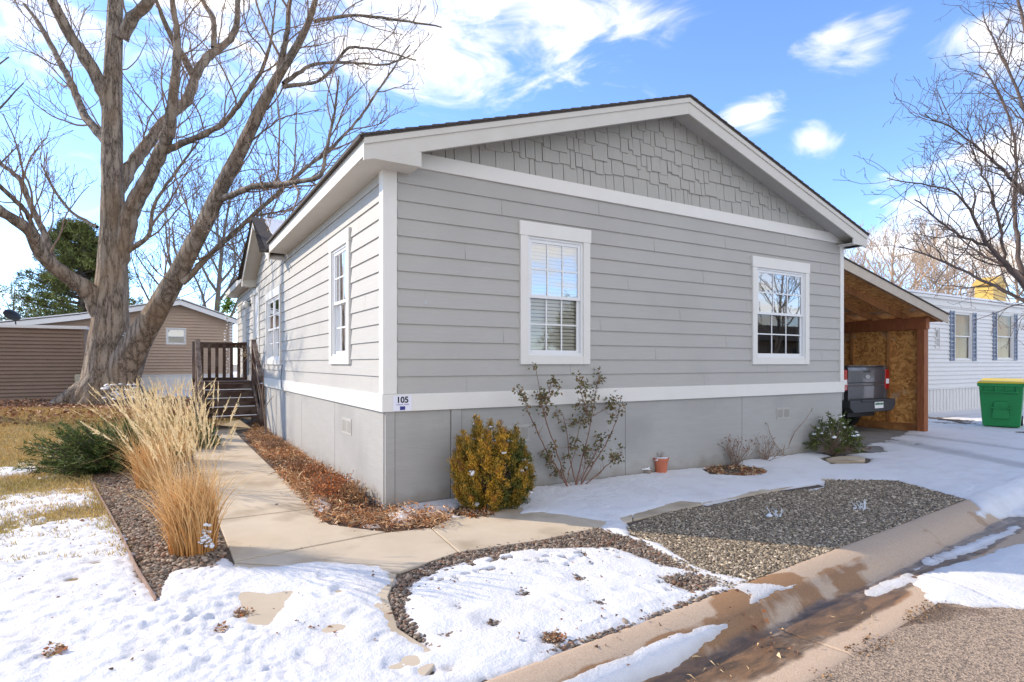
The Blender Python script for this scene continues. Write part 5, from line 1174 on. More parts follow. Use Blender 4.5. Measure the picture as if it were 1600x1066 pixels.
def bare_tree(name, label, u, vb, Y, htop_v, seed, mtr, mtw, nlimb=6, spread=.55, dens=.5, rmin=.012, group=None, z0=None, trunk_r=None, scale=None, fork=.25):
    base = pix(u, vb, Y); base.z = 0 if z0 is None else z0
    H_ = CH-(htop_v-HV)/FPX*Y-base.z
    root = empty(name, label, 'tree', tuple(base), group)
    t = Tree(seed, up=.5, wig=.2); t.scale = scale or H_/11
    r0 = trunk_r or H_*.016; r = t.r
    trunk = [base+Vector((0, 0, -.1))]; 
    n = 6
    for i in range(n): trunk.append(trunk[-1]+Vector((r.normal(0, .02*H_/n*4), r.normal(0, .02*H_/n*4), H_*.85/n)))
    P = np.array([tuple(x) for x in trunk]); R_ = np.linspace(r0, r0*.2, len(P)); S_ = smooth_path(np.column_stack([P, R_]), 22); big_ = [(S_[:, :3], S_[:, 3])]
    t.spawn(S_[:, :3], S_[:, 3], 1, 3, .5, rmin=rmin, dens=dens*1.5, gap=.33*t.scale)
    for k in range(nlimb):
        f = fork+(.8-fork)*k/nlimb; i = int(f*21); p = S_[i, :3]; az = k*2.4+r.uniform(-.4, .4); L_ = H_*(.62-.35*f)*r.uniform(.85, 1.15)
        d = np.array([math.cos(az)*spread, math.sin(az)*spread, .75+.2*f]); d /= np.linalg.norm(d)
        Q = [p]
        for q in range(7): d = d+r.normal(0, .1, 3)+np.array([0, 0, .03]); d /= np.linalg.norm(d); Q.append(Q[-1]+d*L_/7)
        Q = np.array(Q); RR = np.linspace(S_[i, 3]*.62, r0*.08, 8); big_.append((Q, RR)); t.spawn(Q, RR, 1, 3, .25, rmin=rmin, dens=dens*1.5, gap=.33*t.scale)
    finish_tree(root, t, mtr, mtw, big_, 8); print(name, len(t.mid), len(t.fine)); return root
GB = 'bare trees standing behind the tan house'
bare_tree('bare_tree', 'tall dark bare tree just left of the porch eave, behind the tan house', 336, 560, 40, 245, 31, M['fartwig'], M['fartwig'], 9, .6, .62, .014, GB)
bare_tree('bare_tree', 'bare tree rising behind the peak of the tan house', 262, 560, 46, 300, 32, M['fartwig'], M['fartwig'], 7, .6, .5, .015, GB)
bare_tree('bare_tree', 'bare tree partly hidden behind the grey eave line', 405, 560, 44, 235, 33, M['fartwig'], M['fartwig'], 8, .6, .5, .015, GB)
bare_tree('bare_tree', 'distant pale bare tree left of the evergreen', 12, 560, 60, 425, 34, M['fartwig'], M['fartwig'], 6, .5, .4, .02, GB)
GR = 'sunlit bare trees behind the white house'
bare_tree('bare_tree', 'sunlit tan bare tree between carport roof and dark branches', 1400, 560, 42, 322, 35, M['tantwig'], M['tantwig'], 12, .8, .68, .017, GR)
bare_tree('bare_tree', 'sunlit tan bare tree behind the right part of the white roof', 1480, 560, 48, 345, 36, M['tantwig'], M['tantwig'], 12, .8, .68, .018, GR)
bare_tree('bare_tree', 'sunlit bare tree beyond the yellow building', 1590, 560, 50, 350, 37, M['tantwig'], M['tantwig'], 7, .7, .5, .016, GR)
# across the street, behind the photographer: what the front windows mirror
def at_ground(a, b):      # (u, Y) of a spot, for bare_tree
    da, db = a-CA, b-CB; X = CY*da-SY*db; Y = SY*da+CY*db; return CU+FPX*X/Y, Y
GS = 'bare trees across the street mirrored in the front windows'
def street_tree(lab, a, b, h, seed):
    root = bare_tree('bare_tree', lab, 800, 560, 30, 567.5-(h-CH)*FPX/30, seed, M['fartwig'], M['fartwig'], 8, .7, .4, .016, GS)
    root.location = (a, b, 0)
street_tree('bare tree across the street in front of the brown house', 30, -17, 9, 38)
street_tree('taller bare tree across the street at the far end of the brown house', 46, -24, 12, 39)
acr = empty('brown_house', 'brown sided mobile home across the street mirrored in the right window', 'house', (36, -24, 0))
m_ = MB(); m_.box(-14, 14, -4, 3, 0, 3.1); m_.build('wall', M['brown'], acr)
m_ = MB(); m_.prism([(-4.3, 3.0), (3.3, 3.0), (-.5, 4.4)], -14.3, 14.3); o = m_.build('roof', M['shingle'], acr); o.data.transform(Matrix.Rotation(-PI/2, 4, 'Z')); 
for x in (-10, -5, 2, 8): m_ = MB(); m_.box(x, x+1.2, 2.95, 3.05, 1.2, 2.5); m_.build('window', M['black'], acr)

# dark tree reaching in from the right
def limb_tree(name, label, base, limbs, Y0, seed, mtr, mtw, dens, gap, lev=3, rmin=.004, scale=1.0, up=.2, sp_start=.15):
    t = Tree(seed, up=up, wig=.28); t.scale = scale; big_ = []
    root = empty(name, label, 'tree', tuple(base))
    for L_ in limbs:
        pts = []
        for (u, v, dY, w) in L_: Yq = Y0+dY; p = pix(u, v, Yq); pts.append((p.x, p.y, p.z, w/FPX*Yq/2))
        n = max(10, len(pts)*4); S_ = smooth_path(pts, n); S_[:, 3] *= .75; P = S_[:, :3]+t.r.normal(0, .012, (n, 3)); big_.append((P, S_[:, 3]))
        t.spawn(P, S_[:, 3], 1, lev, sp_start, rmin=rmin, dens=dens, gap=gap)
    finish_tree(root, t, mtr, mtw, big_, 8); print(name, len(t.mid), len(t.fine)); return root
Y0 = 12.0
rb_ = pix(1700, 660, Y0); rb_.z = 0
RL = [[(1700, 672, 0, 44), (1695, 600, 0, 36), (1680, 520, 0, 30), (1665, 420, 0, 24), (1655, 300, .2, 18), (1640, 180, .4, 13), (1610, 80, .6, 8), (1590, 0, .8, 5)],
      [(1690, 570, 0, 20), (1650, 510, -.3, 16), (1605, 455, -.6, 12), (1570, 410, -.9, 10), (1545, 385, -1.1, 8), (1520, 340, -1.4, 6), (1500, 300, -1.7, 4), (1450, 290, -1.9, 3), (1388, 278, -2.2, 2)],
      [(1605, 455, -.6, 10), (1590, 400, -.5, 9), (1583, 330, -.4, 7), (1590, 240, -.2, 5), (1570, 160, 0, 4), (1530, 100, .2, 2.5)],
      [(1650, 510, -.3, 12), (1600, 470, .2, 8), (1540, 440, .7, 6), (1490, 415, 1.1, 5), (1440, 395, 1.4, 3.5), (1405, 385, 1.6, 2)],
      [(1668, 430, 0, 13), (1630, 350, -.4, 9), (1590, 290, -.8, 7), (1540, 240, -1.2, 5), (1490, 200, -1.5, 3), (1445, 180, -1.8, 2)],
      [(1657, 310, .2, 12), (1620, 220, .6, 8), (1585, 130, 1.0, 5), (1555, 70, 1.3, 3.5), (1535, 20, 1.5, 2)],
      [(1545, 385, -1.1, 6), (1500, 370, -1.0, 4.5), (1460, 340, -.9, 3.5), (1430, 310, -.8, 2.5)],
      [(1570, 410, -.9, 7), (1560, 340, -1.2, 5), (1545, 290, -1.4, 4), (1520, 240, -1.6, 3), (1510, 190, -1.8, 2)],
      [(1690, 560, 0, 14), (1640, 470, .8, 8), (1590, 420, 1.5, 6), (1530, 400, 2.1, 4), (1480, 350, 2.4, 2.5)]]
limb_tree('bare_tree', 'dark bare tree reaching in over the right edge above the green bin', rb_, RL, Y0, 51, M['darktwig'], M['darktwig'], 1.15, .14, lev=3, rmin=.0046, scale=.66, up=.12)
# tree at the left edge, its twigs just inside the frame
lb_ = pix(-190, 640, 14); lb_.z = .1
LL = [[(-190, 640, 0, 50), (-180, 500, 0, 40), (-170, 350, 0, 30), (-150, 200, 0, 20), (-130, 60, 0, 12)],
      [(-172, 380, 0, 20), (-110, 300, -.4, 12), (-50, 220, -.8, 7), (0, 170, -1, 4), (35, 130, -1.2, 2)],
      [(-165, 300, 0, 16), (-100, 220, .3, 9), (-40, 130, .7, 5), (15, 90, 1, 2.5)],
      [(-178, 450, 0, 16), (-100, 370, .4, 9), (-30, 290, .9, 5), (25, 230, 1.3, 2.5)]]
limb_tree('bare_tree', 'bare tree whose twigs poke in at the left edge beside the cottonwood', lb_, LL, 14, 52, M['fartwig'], M['fartwig'], .9, .35, lev=2, rmin=.0045, scale=.8)

# ------------------------------------------------------------------ leaves and needles
def cards(C, D_, L_, W_, bend=.25, seed=0, cols=None):
    """pointed leaf quads: centre-base C, direction D, length, width"""
    r_ = np.random.default_rng(seed); n = len(C); D_ = D_/np.linalg.norm(D_, axis=1)[:, None]
    s = np.cross(D_, r_.normal(0, 1, (n, 3))); s /= np.linalg.norm(s, axis=1)[:, None]+1e-9; nn = np.cross(s, D_)
    L_ = np.broadcast_to(L_, n)[:, None]; W_ = np.broadcast_to(W_, n)[:, None]
    p0 = C; p1 = C+D_*L_*.45+s*W_*.5+nn*L_*bend*.25; p2 = C+D_*L_+nn*L_*bend*-.1; p3 = C+D_*L_*.45-s*W_*.5+nn*L_*bend*.25
    V = np.stack([p0, p1, p2, p3], 1).reshape(-1, 3); F = np.arange(n*4).reshape(n, 4)
    c = None if cols is None else np.repeat(cols, 4, 0)
    return V, F, c
def rand_dirs(n, r_, up=0): d = r_.normal(0, 1, (n, 3)); d[:, 2] += up; return d/np.linalg.norm(d, axis=1)[:, None]
# evergreen behind the tan house
def pine(base, ztop, lab, seed=8):
    r_ = np.random.default_rng(seed); base = Vector(base); base.z = 0; root = empty('pine_tree', lab, 'tree', tuple(base))
    tb_ = [(np.array([[base.x, base.y, 0], [base.x+.2, base.y, ztop*.5], [base.x, base.y, ztop-.3]]), np.array([.3, .2, .05]))]
    C = []; D_ = []; cl_ = []
    for k in range(230):
        f = r_.uniform(.10, 1)**.8; z = .8+f*(ztop-1.0); rad = (4.3*(1-f)**.62+.35)*r_.uniform(.75, 1.08)*(1 if f > .25 else .8); az = r_.uniform(0, 2*PI)
        e = np.array([base.x+math.cos(az)*rad, base.y+math.sin(az)*rad, z+rad*.15]); s = np.array([base.x, base.y, z-.2]); tb_.append((np.array([s, s*.5+e*.5+[0, 0, -.1], e]), np.array([.06, .04, .015])))
        for q in range(13):
            g = r_.uniform(.35, 1.03); c = s+(e-s)*g+r_.normal(0, .20, 3); col = np.array([.14, .17, .055])*r_.uniform(.5, 1.5)+np.array([.03, .02, 0])*r_.uniform(0, 1)
            m = 20; C.append(c+r_.normal(0, .08, (m, 3))); D_.append(rand_dirs(m, r_, .3)+(e-s)/np.linalg.norm(e-s)*.5); cl_.append(np.tile(col, (m, 1)))
    v, f = tubes(tb_, 5); loc_to(link('trunk', np_mesh('trunk', v, f, True), M['fartwig'], root), root)
    C = np.concatenate(C); v, f, c = cards(C, np.concatenate(D_), r_.uniform(.16, .30, len(C)), .045, cols=np.concatenate(cl_)); loc_to(link('crown', np_mesh('crown', v, f, False, c), M['leafattr'], root), root)
pine(pix(122, 560, 36), CH-(350-HV)/FPX*36, 'dark green pine tree behind the brown shed and big trunk')
pine((16.6, -15.5, 0), 5.2, 'green pine tree across the street mirrored in the left front window', 9)
def shrub_twigs(root, base, n, h, spread, r0, seed, lev=1, mat=None, dens=1., wig=.25, name='stems', dirs=None, scale=.5):
    t = Tree(seed, up=.3, wig=wig); t.scale = scale
    for k in range(n):
        d = t.r.normal(0, spread, 3); d[2] = 1
        if dirs is not None: d = np.array(dirs[k % len(dirs)])
        p = np.array(base)+np.array([t.r.normal(0, .03), t.r.normal(0, .03), 0]); L_ = h*t.r.uniform(.7, 1.05)*(1 if dirs is None else np.linalg.norm(d)); t.grow(p, d, L_, r0, lev, .0018, dens)
    al = t.big+t.mid+t.fine; v, f = tubes(al, 4); o = link(name, np_mesh(name, v, f, True), mat or M['twig'], root); loc_to(o, root); return al
# golden arborvitae
def arborvitae():
    r_ = np.random.default_rng(4); x, y = G(768, 790); root = empty('arborvitae_shrub', 'rounded golden green evergreen shrub dusted with snow by the front skirting', 'shrub', (x, y, 0))
    C = []; D_ = []; cl_ = []; stems = []; snow = []
    W_ = 64/FPX*5.9; Hh = .80
    for k in range(190):
        az = r_.uniform(0, 2*PI); f = r_.uniform(0, 1)**.6; el = math.acos(r_.uniform(-.7, 1)); 
        d = np.array([math.cos(az)*math.sin(el), math.sin(az)*math.sin(el), math.cos(el)])
        tip = np.array([x, y, .30])+d*np.array([W_*.93, W_*.93, Hh*.50+.14*r_.uniform(0, 1)*(d[2] > .5)])*r_.uniform(.78, 1.1); tip[2] = max(tip[2], .05+.1*r_.uniform()); s = np.array([x+d[0]*.05, y+d[1]*.05, .12])
        ax = (tip-s)/np.linalg.norm(tip-s)*.5+np.array([0, 0, .8]); ax /= np.linalg.norm(ax)
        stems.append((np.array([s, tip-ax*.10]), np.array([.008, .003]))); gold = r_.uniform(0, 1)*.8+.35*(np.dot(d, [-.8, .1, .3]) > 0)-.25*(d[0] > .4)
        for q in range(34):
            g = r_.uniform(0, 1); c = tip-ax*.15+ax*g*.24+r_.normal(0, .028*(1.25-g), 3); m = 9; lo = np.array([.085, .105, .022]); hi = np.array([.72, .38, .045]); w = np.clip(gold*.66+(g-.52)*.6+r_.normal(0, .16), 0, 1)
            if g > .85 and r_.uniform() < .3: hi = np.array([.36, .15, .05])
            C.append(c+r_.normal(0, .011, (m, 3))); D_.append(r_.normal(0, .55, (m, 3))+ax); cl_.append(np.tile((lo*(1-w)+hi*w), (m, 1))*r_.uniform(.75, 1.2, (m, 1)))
        if r_.uniform() < (.55 if d[0] > .45 else .13): snow.append((tip+d*.012+np.array([0, 0, .010])+r_.normal(0, .008, 3), r_.uniform(.010, .034)))
    v, f = tubes(stems, 4); loc_to(link('stems', np_mesh('stems', v, f), M['twig'], root), root)
    C = np.concatenate(C); v, f, c = cards(C, np.concatenate(D_), r_.uniform(.020, .038, len(C)), .0085, cols=np.concatenate(cl_), seed=3); loc_to(link('foliage', np_mesh('foliage', v, f, False, c), M['leafattr'], root), root)
    v, f = blobs_mesh([s[0] for s in snow], [s[1] for s in snow], .7, 5); loc_to(link('snow_clumps', np_mesh('snow_clumps', v, f, True), M['snowplain'], root), root)
arborvitae()
# rose bush
def rose():
    r_ = np.random.default_rng(14); x, y = G(896, 762); root = empty('rose_bush', 'leggy rose bush with withered olive leaves below the left front window', 'bush', (x, y, 0))
    Yd = SY*(x-CA)+CY*(y-CB)
    def P_(u, v, d=0): yb_ = min(-.07, y-.06-d); aa_ = A_on(u, yb_); return np.array((aa_, yb_, Zat(aa_, yb_, v)))
    L_ = [[(890, 765), (862, 720), (838, 672), (822, 638), (818, 618)], [(888, 762), (868, 700), (850, 650), (842, 600), (838, 582)], [(900, 762), (905, 730), (918, 690), (925, 650), (930, 615), (936, 585)],
          [(900, 762), (890, 715), (885, 672), (878, 645)], [(905, 762), (930, 720), (950, 690), (968, 650), (965, 640)], [(908, 763), (935, 740), (960, 718), (972, 708)], [(905, 762), (922, 722), (935, 700), (940, 682)],
          [(895, 762), (872, 738), (850, 715)], [(925, 650), (945, 640), (962, 628)], [(925, 660), (912, 630), (905, 600)], [(848, 645), (860, 620), (856, 600)], [(900, 760), (915, 728), (912, 700)], [(885, 755), (900, 700), (905, 660), (918, 640)]]
    tb_ = []; tips = []
    for i, l in enumerate(L_):
        d = r_.uniform(-.25, .25); n = len(l); P = np.array([P_(u, v, d*j/n) for j, (u, v) in enumerate(l)]); S_ = smooth_path(np.column_stack([P, np.linspace(.0085 if i < 7 else .005, .003, n)]), 14); tb_.append((S_[:, :3]+r_.normal(0, .004, (14, 3)), S_[:, 3]))
        for q in range(15):
            f = r_.integers(5, 14); p = S_[f, :3]; e = p+r_.normal(0, .045, 3)+np.array([0, 0, .03]); tb_.append((np.array([p, (p+e)/2+r_.normal(0, .004, 3), e]), np.array([.0025, .002, .0015])))
            if r_.uniform() < (.9 if f > 9 else .35): tips.append(e)
    v, f = tubes(tb_, 5); loc_to(link('stems', np_mesh('stems', v, f, True), paint('rose_cane', (.17, .075, .05), (.24, .13, .09), rough=.6), root), root)
    tips = np.array(tips); C = np.repeat(tips, 12, 0)+r_.normal(0, .026, (len(tips)*12, 3)); n = len(C); w = r_.uniform(0, 1, (n, 1)); cl_ = np.array([.12, .14, .055])*(1-w)+np.array([.25, .15, .075])*w
    v, f, c = cards(C, rand_dirs(n, r_, -.3), r_.uniform(.028, .05, n), .026, .8, 5, cl_); loc_to(link('leaves', np_mesh('leaves', v, f, False, c), M['leafattr'], root), root)
rose()
# small twiggy shrubs along the skirting
def twiggy(name, label, u, v, n, h, spread, seed, mat='twig', leaves=0, lc=(.25, .10, .05), dirs=None, lev=1, r0=.004, dens=1.2):
    x, y = G(u, v); root = empty(name, label, 'shrub', (x, y, 0)); al = shrub_twigs(root, (x, y, 0), n, h, spread, r0, seed, lev, M[mat], dens, dirs=dirs, scale=.35)
    if leaves:
        r_ = np.random.default_rng(seed); C = np.array([al[r_.integers(0, len(al))][0][-1] for _ in range(leaves)])+r_.normal(0, .012, (leaves, 3)); cl_ = np.array(lc)*r_.uniform(.6, 1.4, (leaves, 1))
        v_, f, c = cards(C, rand_dirs(leaves, r_, -.4), r_.uniform(.02, .035, leaves), .016, .7, seed, cl_); loc_to(link('leaves', np_mesh('leaves', v_, f, False, c), M['leafattr'], root), root)
    return root
rsx = SY; 
twiggy('dormant_shrub', 'low dormant shrub with reddish dead leaves at the skirting right of the planter', 1150, 728, 30, .42, .5, 61, leaves=130, lc=(.28, .13, .08))
twiggy('dormant_shrub', 'low grey brown twig clump just left of the two tall bare stems', 1195, 722, 26, .42, .55, 62, leaves=40, lc=(.2, .1, .06))
twiggy('dormant_shrub', 'two tall thin bare rose stems beside the right vent', 1222, 714, 4, 1.2, .15, 63, leaves=16, lc=(.10, .10, .04), dirs=[(-.02, 0, .95), (.45, .1, .9), (-.45, 0, .55), (.06, 0, .75)], r0=.008, dens=.5)
def green_shrub():
    r_ = np.random.default_rng(24); x, y = G(1303, 712); root = empty('evergreen_shrub', 'small leafy green shrub with snow on top beside the carport opening', 'shrub', (x, y, 0)); C = []; D_ = []; cl_ = []; st_ = []; sn_ = []
    for k in range(120):
        az = r_.uniform(0, 2*PI); el = math.acos(r_.uniform(.05, 1)); d = np.array([math.cos(az)*math.sin(el), math.sin(az)*math.sin(el), math.cos(el)]); tip = np.array([x, y, .06])+d*np.array([.40, .40, .58])*r_.uniform(.7, 1.08); st_.append((np.array([[x, y, .0], (tip+np.array([x, y, 0]))/2+[0, 0, .03], tip]), np.array([.006, .004, .002])))
        m = 34; g = r_.uniform(-.12, .02, (m, 1)); C.append(tip+d*g+r_.normal(0, .014, (m, 3))); D_.append(r_.normal(0, .6, (m, 3))+d+[0, 0, .4]); w = r_.uniform(0, 1, (m, 1)); cl_.append((np.array([.035, .062, .016])*(1-w)+np.array([.17, .19, .045])*w))
        if d[2] > .45 and r_.uniform() < .42 or (d[0] > .3 and r_.uniform() < .4): sn_.append((tip, r_.uniform(.012, .032)))
    v, f = tubes(st_, 4); loc_to(link('stems', np_mesh('stems', v, f), M['twig'], root), root)
    C = np.concatenate(C); v, f, c = cards(C, np.concatenate(D_), r_.uniform(.032, .05, len(C)), .014, cols=np.concatenate(cl_)); loc_to(link('foliage', np_mesh('foliage', v, f, False, c), M['leafattr'], root), root)
    v, f = blobs_mesh([s[0] for s in sn_], [s[1] for s in sn_], .6, 5); loc_to(link('snow_clumps', np_mesh('snow_clumps', v, f, True), M['snowplain'], root), root)
green_shrub()
# junipers left
def juniper(label, u, v, rx, hh, seed, n=160, lean=(0, 0)):
    r_ = np.random.default_rng(seed); x, y = G(u, v); z0 = float(Tt(x, y)); root = empty('juniper_bush', label, 'bush', (x, y, z0)); C = []; D_ = []; cl_ = []; st_ = []
    for k in range(n):
        az = r_.uniform(0, 2*PI); el = r_.uniform(.15, 1.25); L_ = rx*r_.uniform(.55, 1.1); d = np.array([math.cos(az)*math.cos(el)+lean[0], math.sin(az)*math.cos(el)+lean[1], math.sin(el)*hh/rx]); s = np.array([x, y, z0]); e = s+d*L_; m_ = s+(e-s)*.5+[0, 0, .05]; st_.append((np.array([s, m_, e]), np.array([.010, .006, .002])))
        q = 90; g = r_.uniform(.3, 1, (q, 1)); p = s+(e-s)*g+[0, 0, .02]+r_.normal(0, .030, (q, 3))*(1.3-g); C.append(p); dn = d/np.linalg.norm(d); D_.append(r_.normal(0, .5, (q, 3))+dn); w = np.clip(r_.uniform(-.2, 1, (q, 1))*g, 0, 1); cl_.append(np.array([.04, .075, .02])*(1-w)+np.array([.22, .27, .08])*w)
    v_, f = tubes(st_, 4); loc_to(link('stems', np_mesh('stems', v_, f), M['darktwig'], root), root)
    C = np.concatenate(C); v_, f, c = cards(C, np.concatenate(D_), r_.uniform(.04, .09, len(C)), .012, cols=np.concatenate(cl_)); loc_to(link('foliage', np_mesh('foliage', v_, f, False, c), M['leafattr'], root), root)
juniper('spreading dark green juniper left of the tall dry grass', 190, 735, .95, .66, 71, 260, (-.25, .10))
juniper('dark juniper behind the dry grass beside the walk', 290, 700, .65, .5, 72, 120)
# ornamental grass clumps
M['straw'] = paint('straw', (.95, .95, .95), (1.1, 1.1, 1.1), scale=14, rough=.7, bump=0, attr=True, spec=.2)
def blades(base, n, h, spread, lean, seed, rad, w=.0026, plume=.12, jit=.3):
    r_ = np.random.default_rng(seed); K = 10; f = np.linspace(0, 1, K); Vs = []; Fs = []; Cs = []; k0 = 0
    def ribbon(P, W_, s, cc):
        nonlocal k0
        V = np.stack([P-s*W_[:, None], P+s*W_[:, None]], 1).reshape(-1, 3); j = np.arange(len(P)-1)*2
        Vs.append(V); Fs.append(np.stack([j, j+1, j+3, j+2], -1)+k0); Cs.append(np.repeat(cc, 2, 0)); k0 += 2*len(P)
    for i in range(n):
        az = r_.uniform(0, 2*PI); ro = rad*math.sqrt(r_.uniform()); b0 = np.array([base[0]+math.cos(az)*ro, base[1]+math.sin(az)*ro, base[2]])
        tall = r_.uniform() < plume; L_ = h*(r_.uniform(.78, 1.15) if tall else r_.uniform(.22, .78)**1.0); sp = spread*(1.0 if tall else 1.3)
        out = np.array([math.cos(az), math.sin(az)])*ro/rad*sp*r_.uniform(.3, 1.3)+r_.normal(0, jit*sp*1.6, 2)+np.array(lean)*r_.uniform(-.2, 1.5)
        droop = r_.uniform(.05, .22) if tall else r_.uniform(.15, .8); flop = r_.normal(0, .28, 2)*(1 if not tall else .5)
        P = np.stack([b0[0]+out[0]*L_*f**1.6+flop[0]*L_*.5*f**3.2, b0[1]+out[1]*L_*f**1.6+flop[1]*L_*.5*f**3.2, b0[2]+L_*(f*.97-droop*.5*f**3)], -1)
        if not tall and r_.uniform() < .12:      # broken stem
            k = r_.integers(4, 8); P[k:] = P[k]+(P[k:]-P[k])*np.array([1, 1, -.6])+np.outer(f[k:]-f[k], [r_.normal(0, .4), r_.normal(0, .4), 0])*L_
        P = P+np.cumsum(r_.normal(0, .0022, P.shape), 0)
        an = r_.uniform(0, PI); s = np.array([math.cos(an), math.sin(an), 0]); lo = np.array([.68, .33, .10])*r_.uniform(.5, 1.25); c = (np.array([.80, .52, .23]) if not tall else np.array([.80, .60, .33]))*r_.uniform(.6, 1.2)
        cc = lo+(c-lo)*np.clip(f*1.4, 0, 1)[:, None]
        ribbon(P, w*(.5 if tall else 1)*r_.uniform(.6, 1.3)*np.interp(f, [0, .6, 1], [1, .85, .25]), s, cc)
        if tall:      # feathery seed head: short bristles pressed along the tip
            tipd = P[-1]-P[-3]; Lh = r_.uniform(.12, .22); m = 34; g = r_.uniform(0, 1, m); t_ = (P[-1]-P[-2])/np.linalg.norm(P[-1]-P[-2])
            for q in range(m):
                a0 = P[-1]-t_*Lh*(1-g[q]); dv = t_+r_.normal(0, .26, 3)*np.sin(PI*min(.95, g[q]+.1)); dv /= np.linalg.norm(dv); e = a0+dv*.032
                ribbon(np.stack([a0, e]), np.array([.0022, .0007]), np.cross(dv, r_.normal(0, 1, 3)), np.tile(np.array([.88, .70, .41])*r_.uniform(.8, 1.1), (2, 1)))
    return np.concatenate(Vs), np.concatenate(Fs), np.concatenate(Cs)
GG = 'dry ornamental grass clumps along the walk'
camr = (CY, -SY)      # toward picture right
def grass_clump(label, u, v, h, n, seed, rad, lean, plume=.3, spread=.28):
    x, y = G(u, v); z = float(Tt(x, y)); root = empty('ornamental_grass', label, 'grass clump', (x, y, z), GG)
    V, F, c = blades((x, y, z), n, h, spread, lean, seed, rad, plume=plume); loc_to(link('blades', np_mesh('blades', V, F, True, c), M['straw'], root), root); return root
lf = (-CY*.42, SY*.42)
g1 = grass_clump('tall straw coloured ornamental grass clump nearest the camera, at the walk edge', 302, 862, 1.22, 1250, 81, .16, (lf[0]*.45, lf[1]*.45), .10, .16)
g2 = grass_clump('straw grass clump behind the nearest clump, leaning left over the rocks', 242, 762, 1.2, 800, 82, .18, (lf[0]*.55, lf[1]*.55), .13, .18)
g3 = grass_clump('straw grass clump farthest back, beside the dark juniper', 272, 722, 1.2, 600, 83, .22, (lf[0]*.1, lf[1]*.1), .16, .22)
pts = []; rs = []; r_ = np.random.default_rng(9)
for _ in range(34): p = pix(r_.normal(322, 6), r_.uniform(818, 855), 4.42+r_.uniform(-.04, .08)); pts.append(tuple(p)); rs.append(r_.uniform(.008, .020))
v, f = blobs_mesh(pts, rs, .6, 3); loc_to(link('snow_clumps', np_mesh('snow_clumps', v, f, True), M['snowplain'], g1), g1)
# dead perennials in the mulch bed
def perennials(label, u, v, n, h, seed, col_, rad=.25):
    r_ = np.random.default_rng(seed); x, y = G(u, v); z = float(Tt(x, y)); root = empty('dead_perennial', label, 'plant', (x, y, z), 'dead perennials in the leaf bed')
    tb_ = []; C = []
    for i in range(n):
        a = r_.uniform(0, 2*PI); q = rad*math.sqrt(r_.uniform()); s = np.array([x+math.cos(a)*q*.6, y+math.sin(a)*q, z]); d = r_.normal(0, .25, 3); d[2] = 1; L_ = h*r_.uniform(.5, 1.1); e = s+d*L_; tb_.append((np.array([s, (s+e)/2+r_.normal(0, .01, 3), e]), np.array([.0025, .002, .0015])))
        for g in r_.uniform(.3, 1, 7): C.append(s+(e-s)*g+r_.normal(0, .008, 3))
    v_, f = tubes(tb_, 3); loc_to(link('stems', np_mesh('stems', v_, f), M['twig'], root), root)
    C = np.array(C); m = len(C); v_, f, c = cards(C, rand_dirs(m, r_, .1), r_.uniform(.018, .05, m), .014, .8, seed, np.array(col_)*r_.uniform(.55, 1.35, (m, 1))); loc_to(link('leaves', np_mesh('leaves', v_, f, False, c), M['leafattr'], root), root)
perennials('rusty orange dead perennial clump in the leaf bed near the house corner', 520, 778, 190, .26, 91, (.50, .17, .05), .30)
perennials('dry brown perennial clump in the leaf bed midway along the walk', 465, 738, 90, .18, 92, (.36, .18, .09), .25)
perennials('withered brown perennial clump in the leaf bed nearest the porch steps', 430, 705, 70, .18, 93, (.34, .2, .12), .25)
perennials('tawny dead perennial tuft in the leaf bed against the wall below the side vent', 548, 785, 80, .22, 94, (.48, .26, .12), .16)
perennials('rust brown perennial tuft in the leaf bed just beyond the orange clump', 492, 752, 90, .22, 95, (.44, .18, .07), .20)
# thin sapling against the steps
x, y = G(406, 684); z = float(Tt(x, y)); sp_ = empty('sapling', 'thin bare curving sapling beside the porch steps', 'sapling', (x, y, z))
Yd = SY*(x-CA)+CY*(y-CB); tb_ = []
for l in ([(415, 683), (413, 650), (408, 615), (400, 580), (390, 555), (383, 540)], [(418, 683), (416, 660), (414, 640)], [(412, 640), (420, 628), (428, 618)], [(409, 622), (412, 590), (413, 565)], [(395, 566), (385, 560), (380, 566)]):
    P = np.array([tuple(pix(u, v, Yd)) for u, v in l]); tb_.append((P, np.linspace(.012, .004, len(P))))
v, f = tubes(tb_, 6); loc_to(link('stems', np_mesh('stems', v, f, True), M['twig'], sp_), sp_)
r_ = np.random.default_rng(1); C = np.array([tuple(pix(r_.normal(383, 5), r_.normal(552, 7), Yd)) for _ in range(60)]); v, f, c = cards(C, rand_dirs(60, r_), .04, .02, .6, 1, np.array([.45, .33, .2])*r_.uniform(.7, 1.2, (60, 1))); loc_to(link('leaves', np_mesh('leaves', v, f, False, c), M['leafattr'], sp_), sp_)
# frosted twigs in the dark gravel
for (lab, u, v, s) in (('small snow dusted twig clump in the dark gravel, nearer the pavers', 1212, 808, 5), ('small snow dusted twig clump in the dark gravel toward the driveway', 1345, 796, 6)):
    x, y = G(u, v); root = empty('frosted_plant', lab, 'plant', (x, y, 0), 'snow dusted twigs in the gravel'); shrub_twigs(root, (x, y, 0), 9, .12, .6, .004, s, 1, M['snowplain'], 1.0, scale=.12)
    v_, f = blobs_mesh([(x-.06*CY, y+.06*SY, .01), (x+.01, y, .02), (x-.02, y-.02, .06)], [.035 if s == 5 else .015, .015, .01], .5, s); loc_to(link('snow_clumps', np_mesh('snow_clumps', v_, f, True), M['snowplain'], root), root)

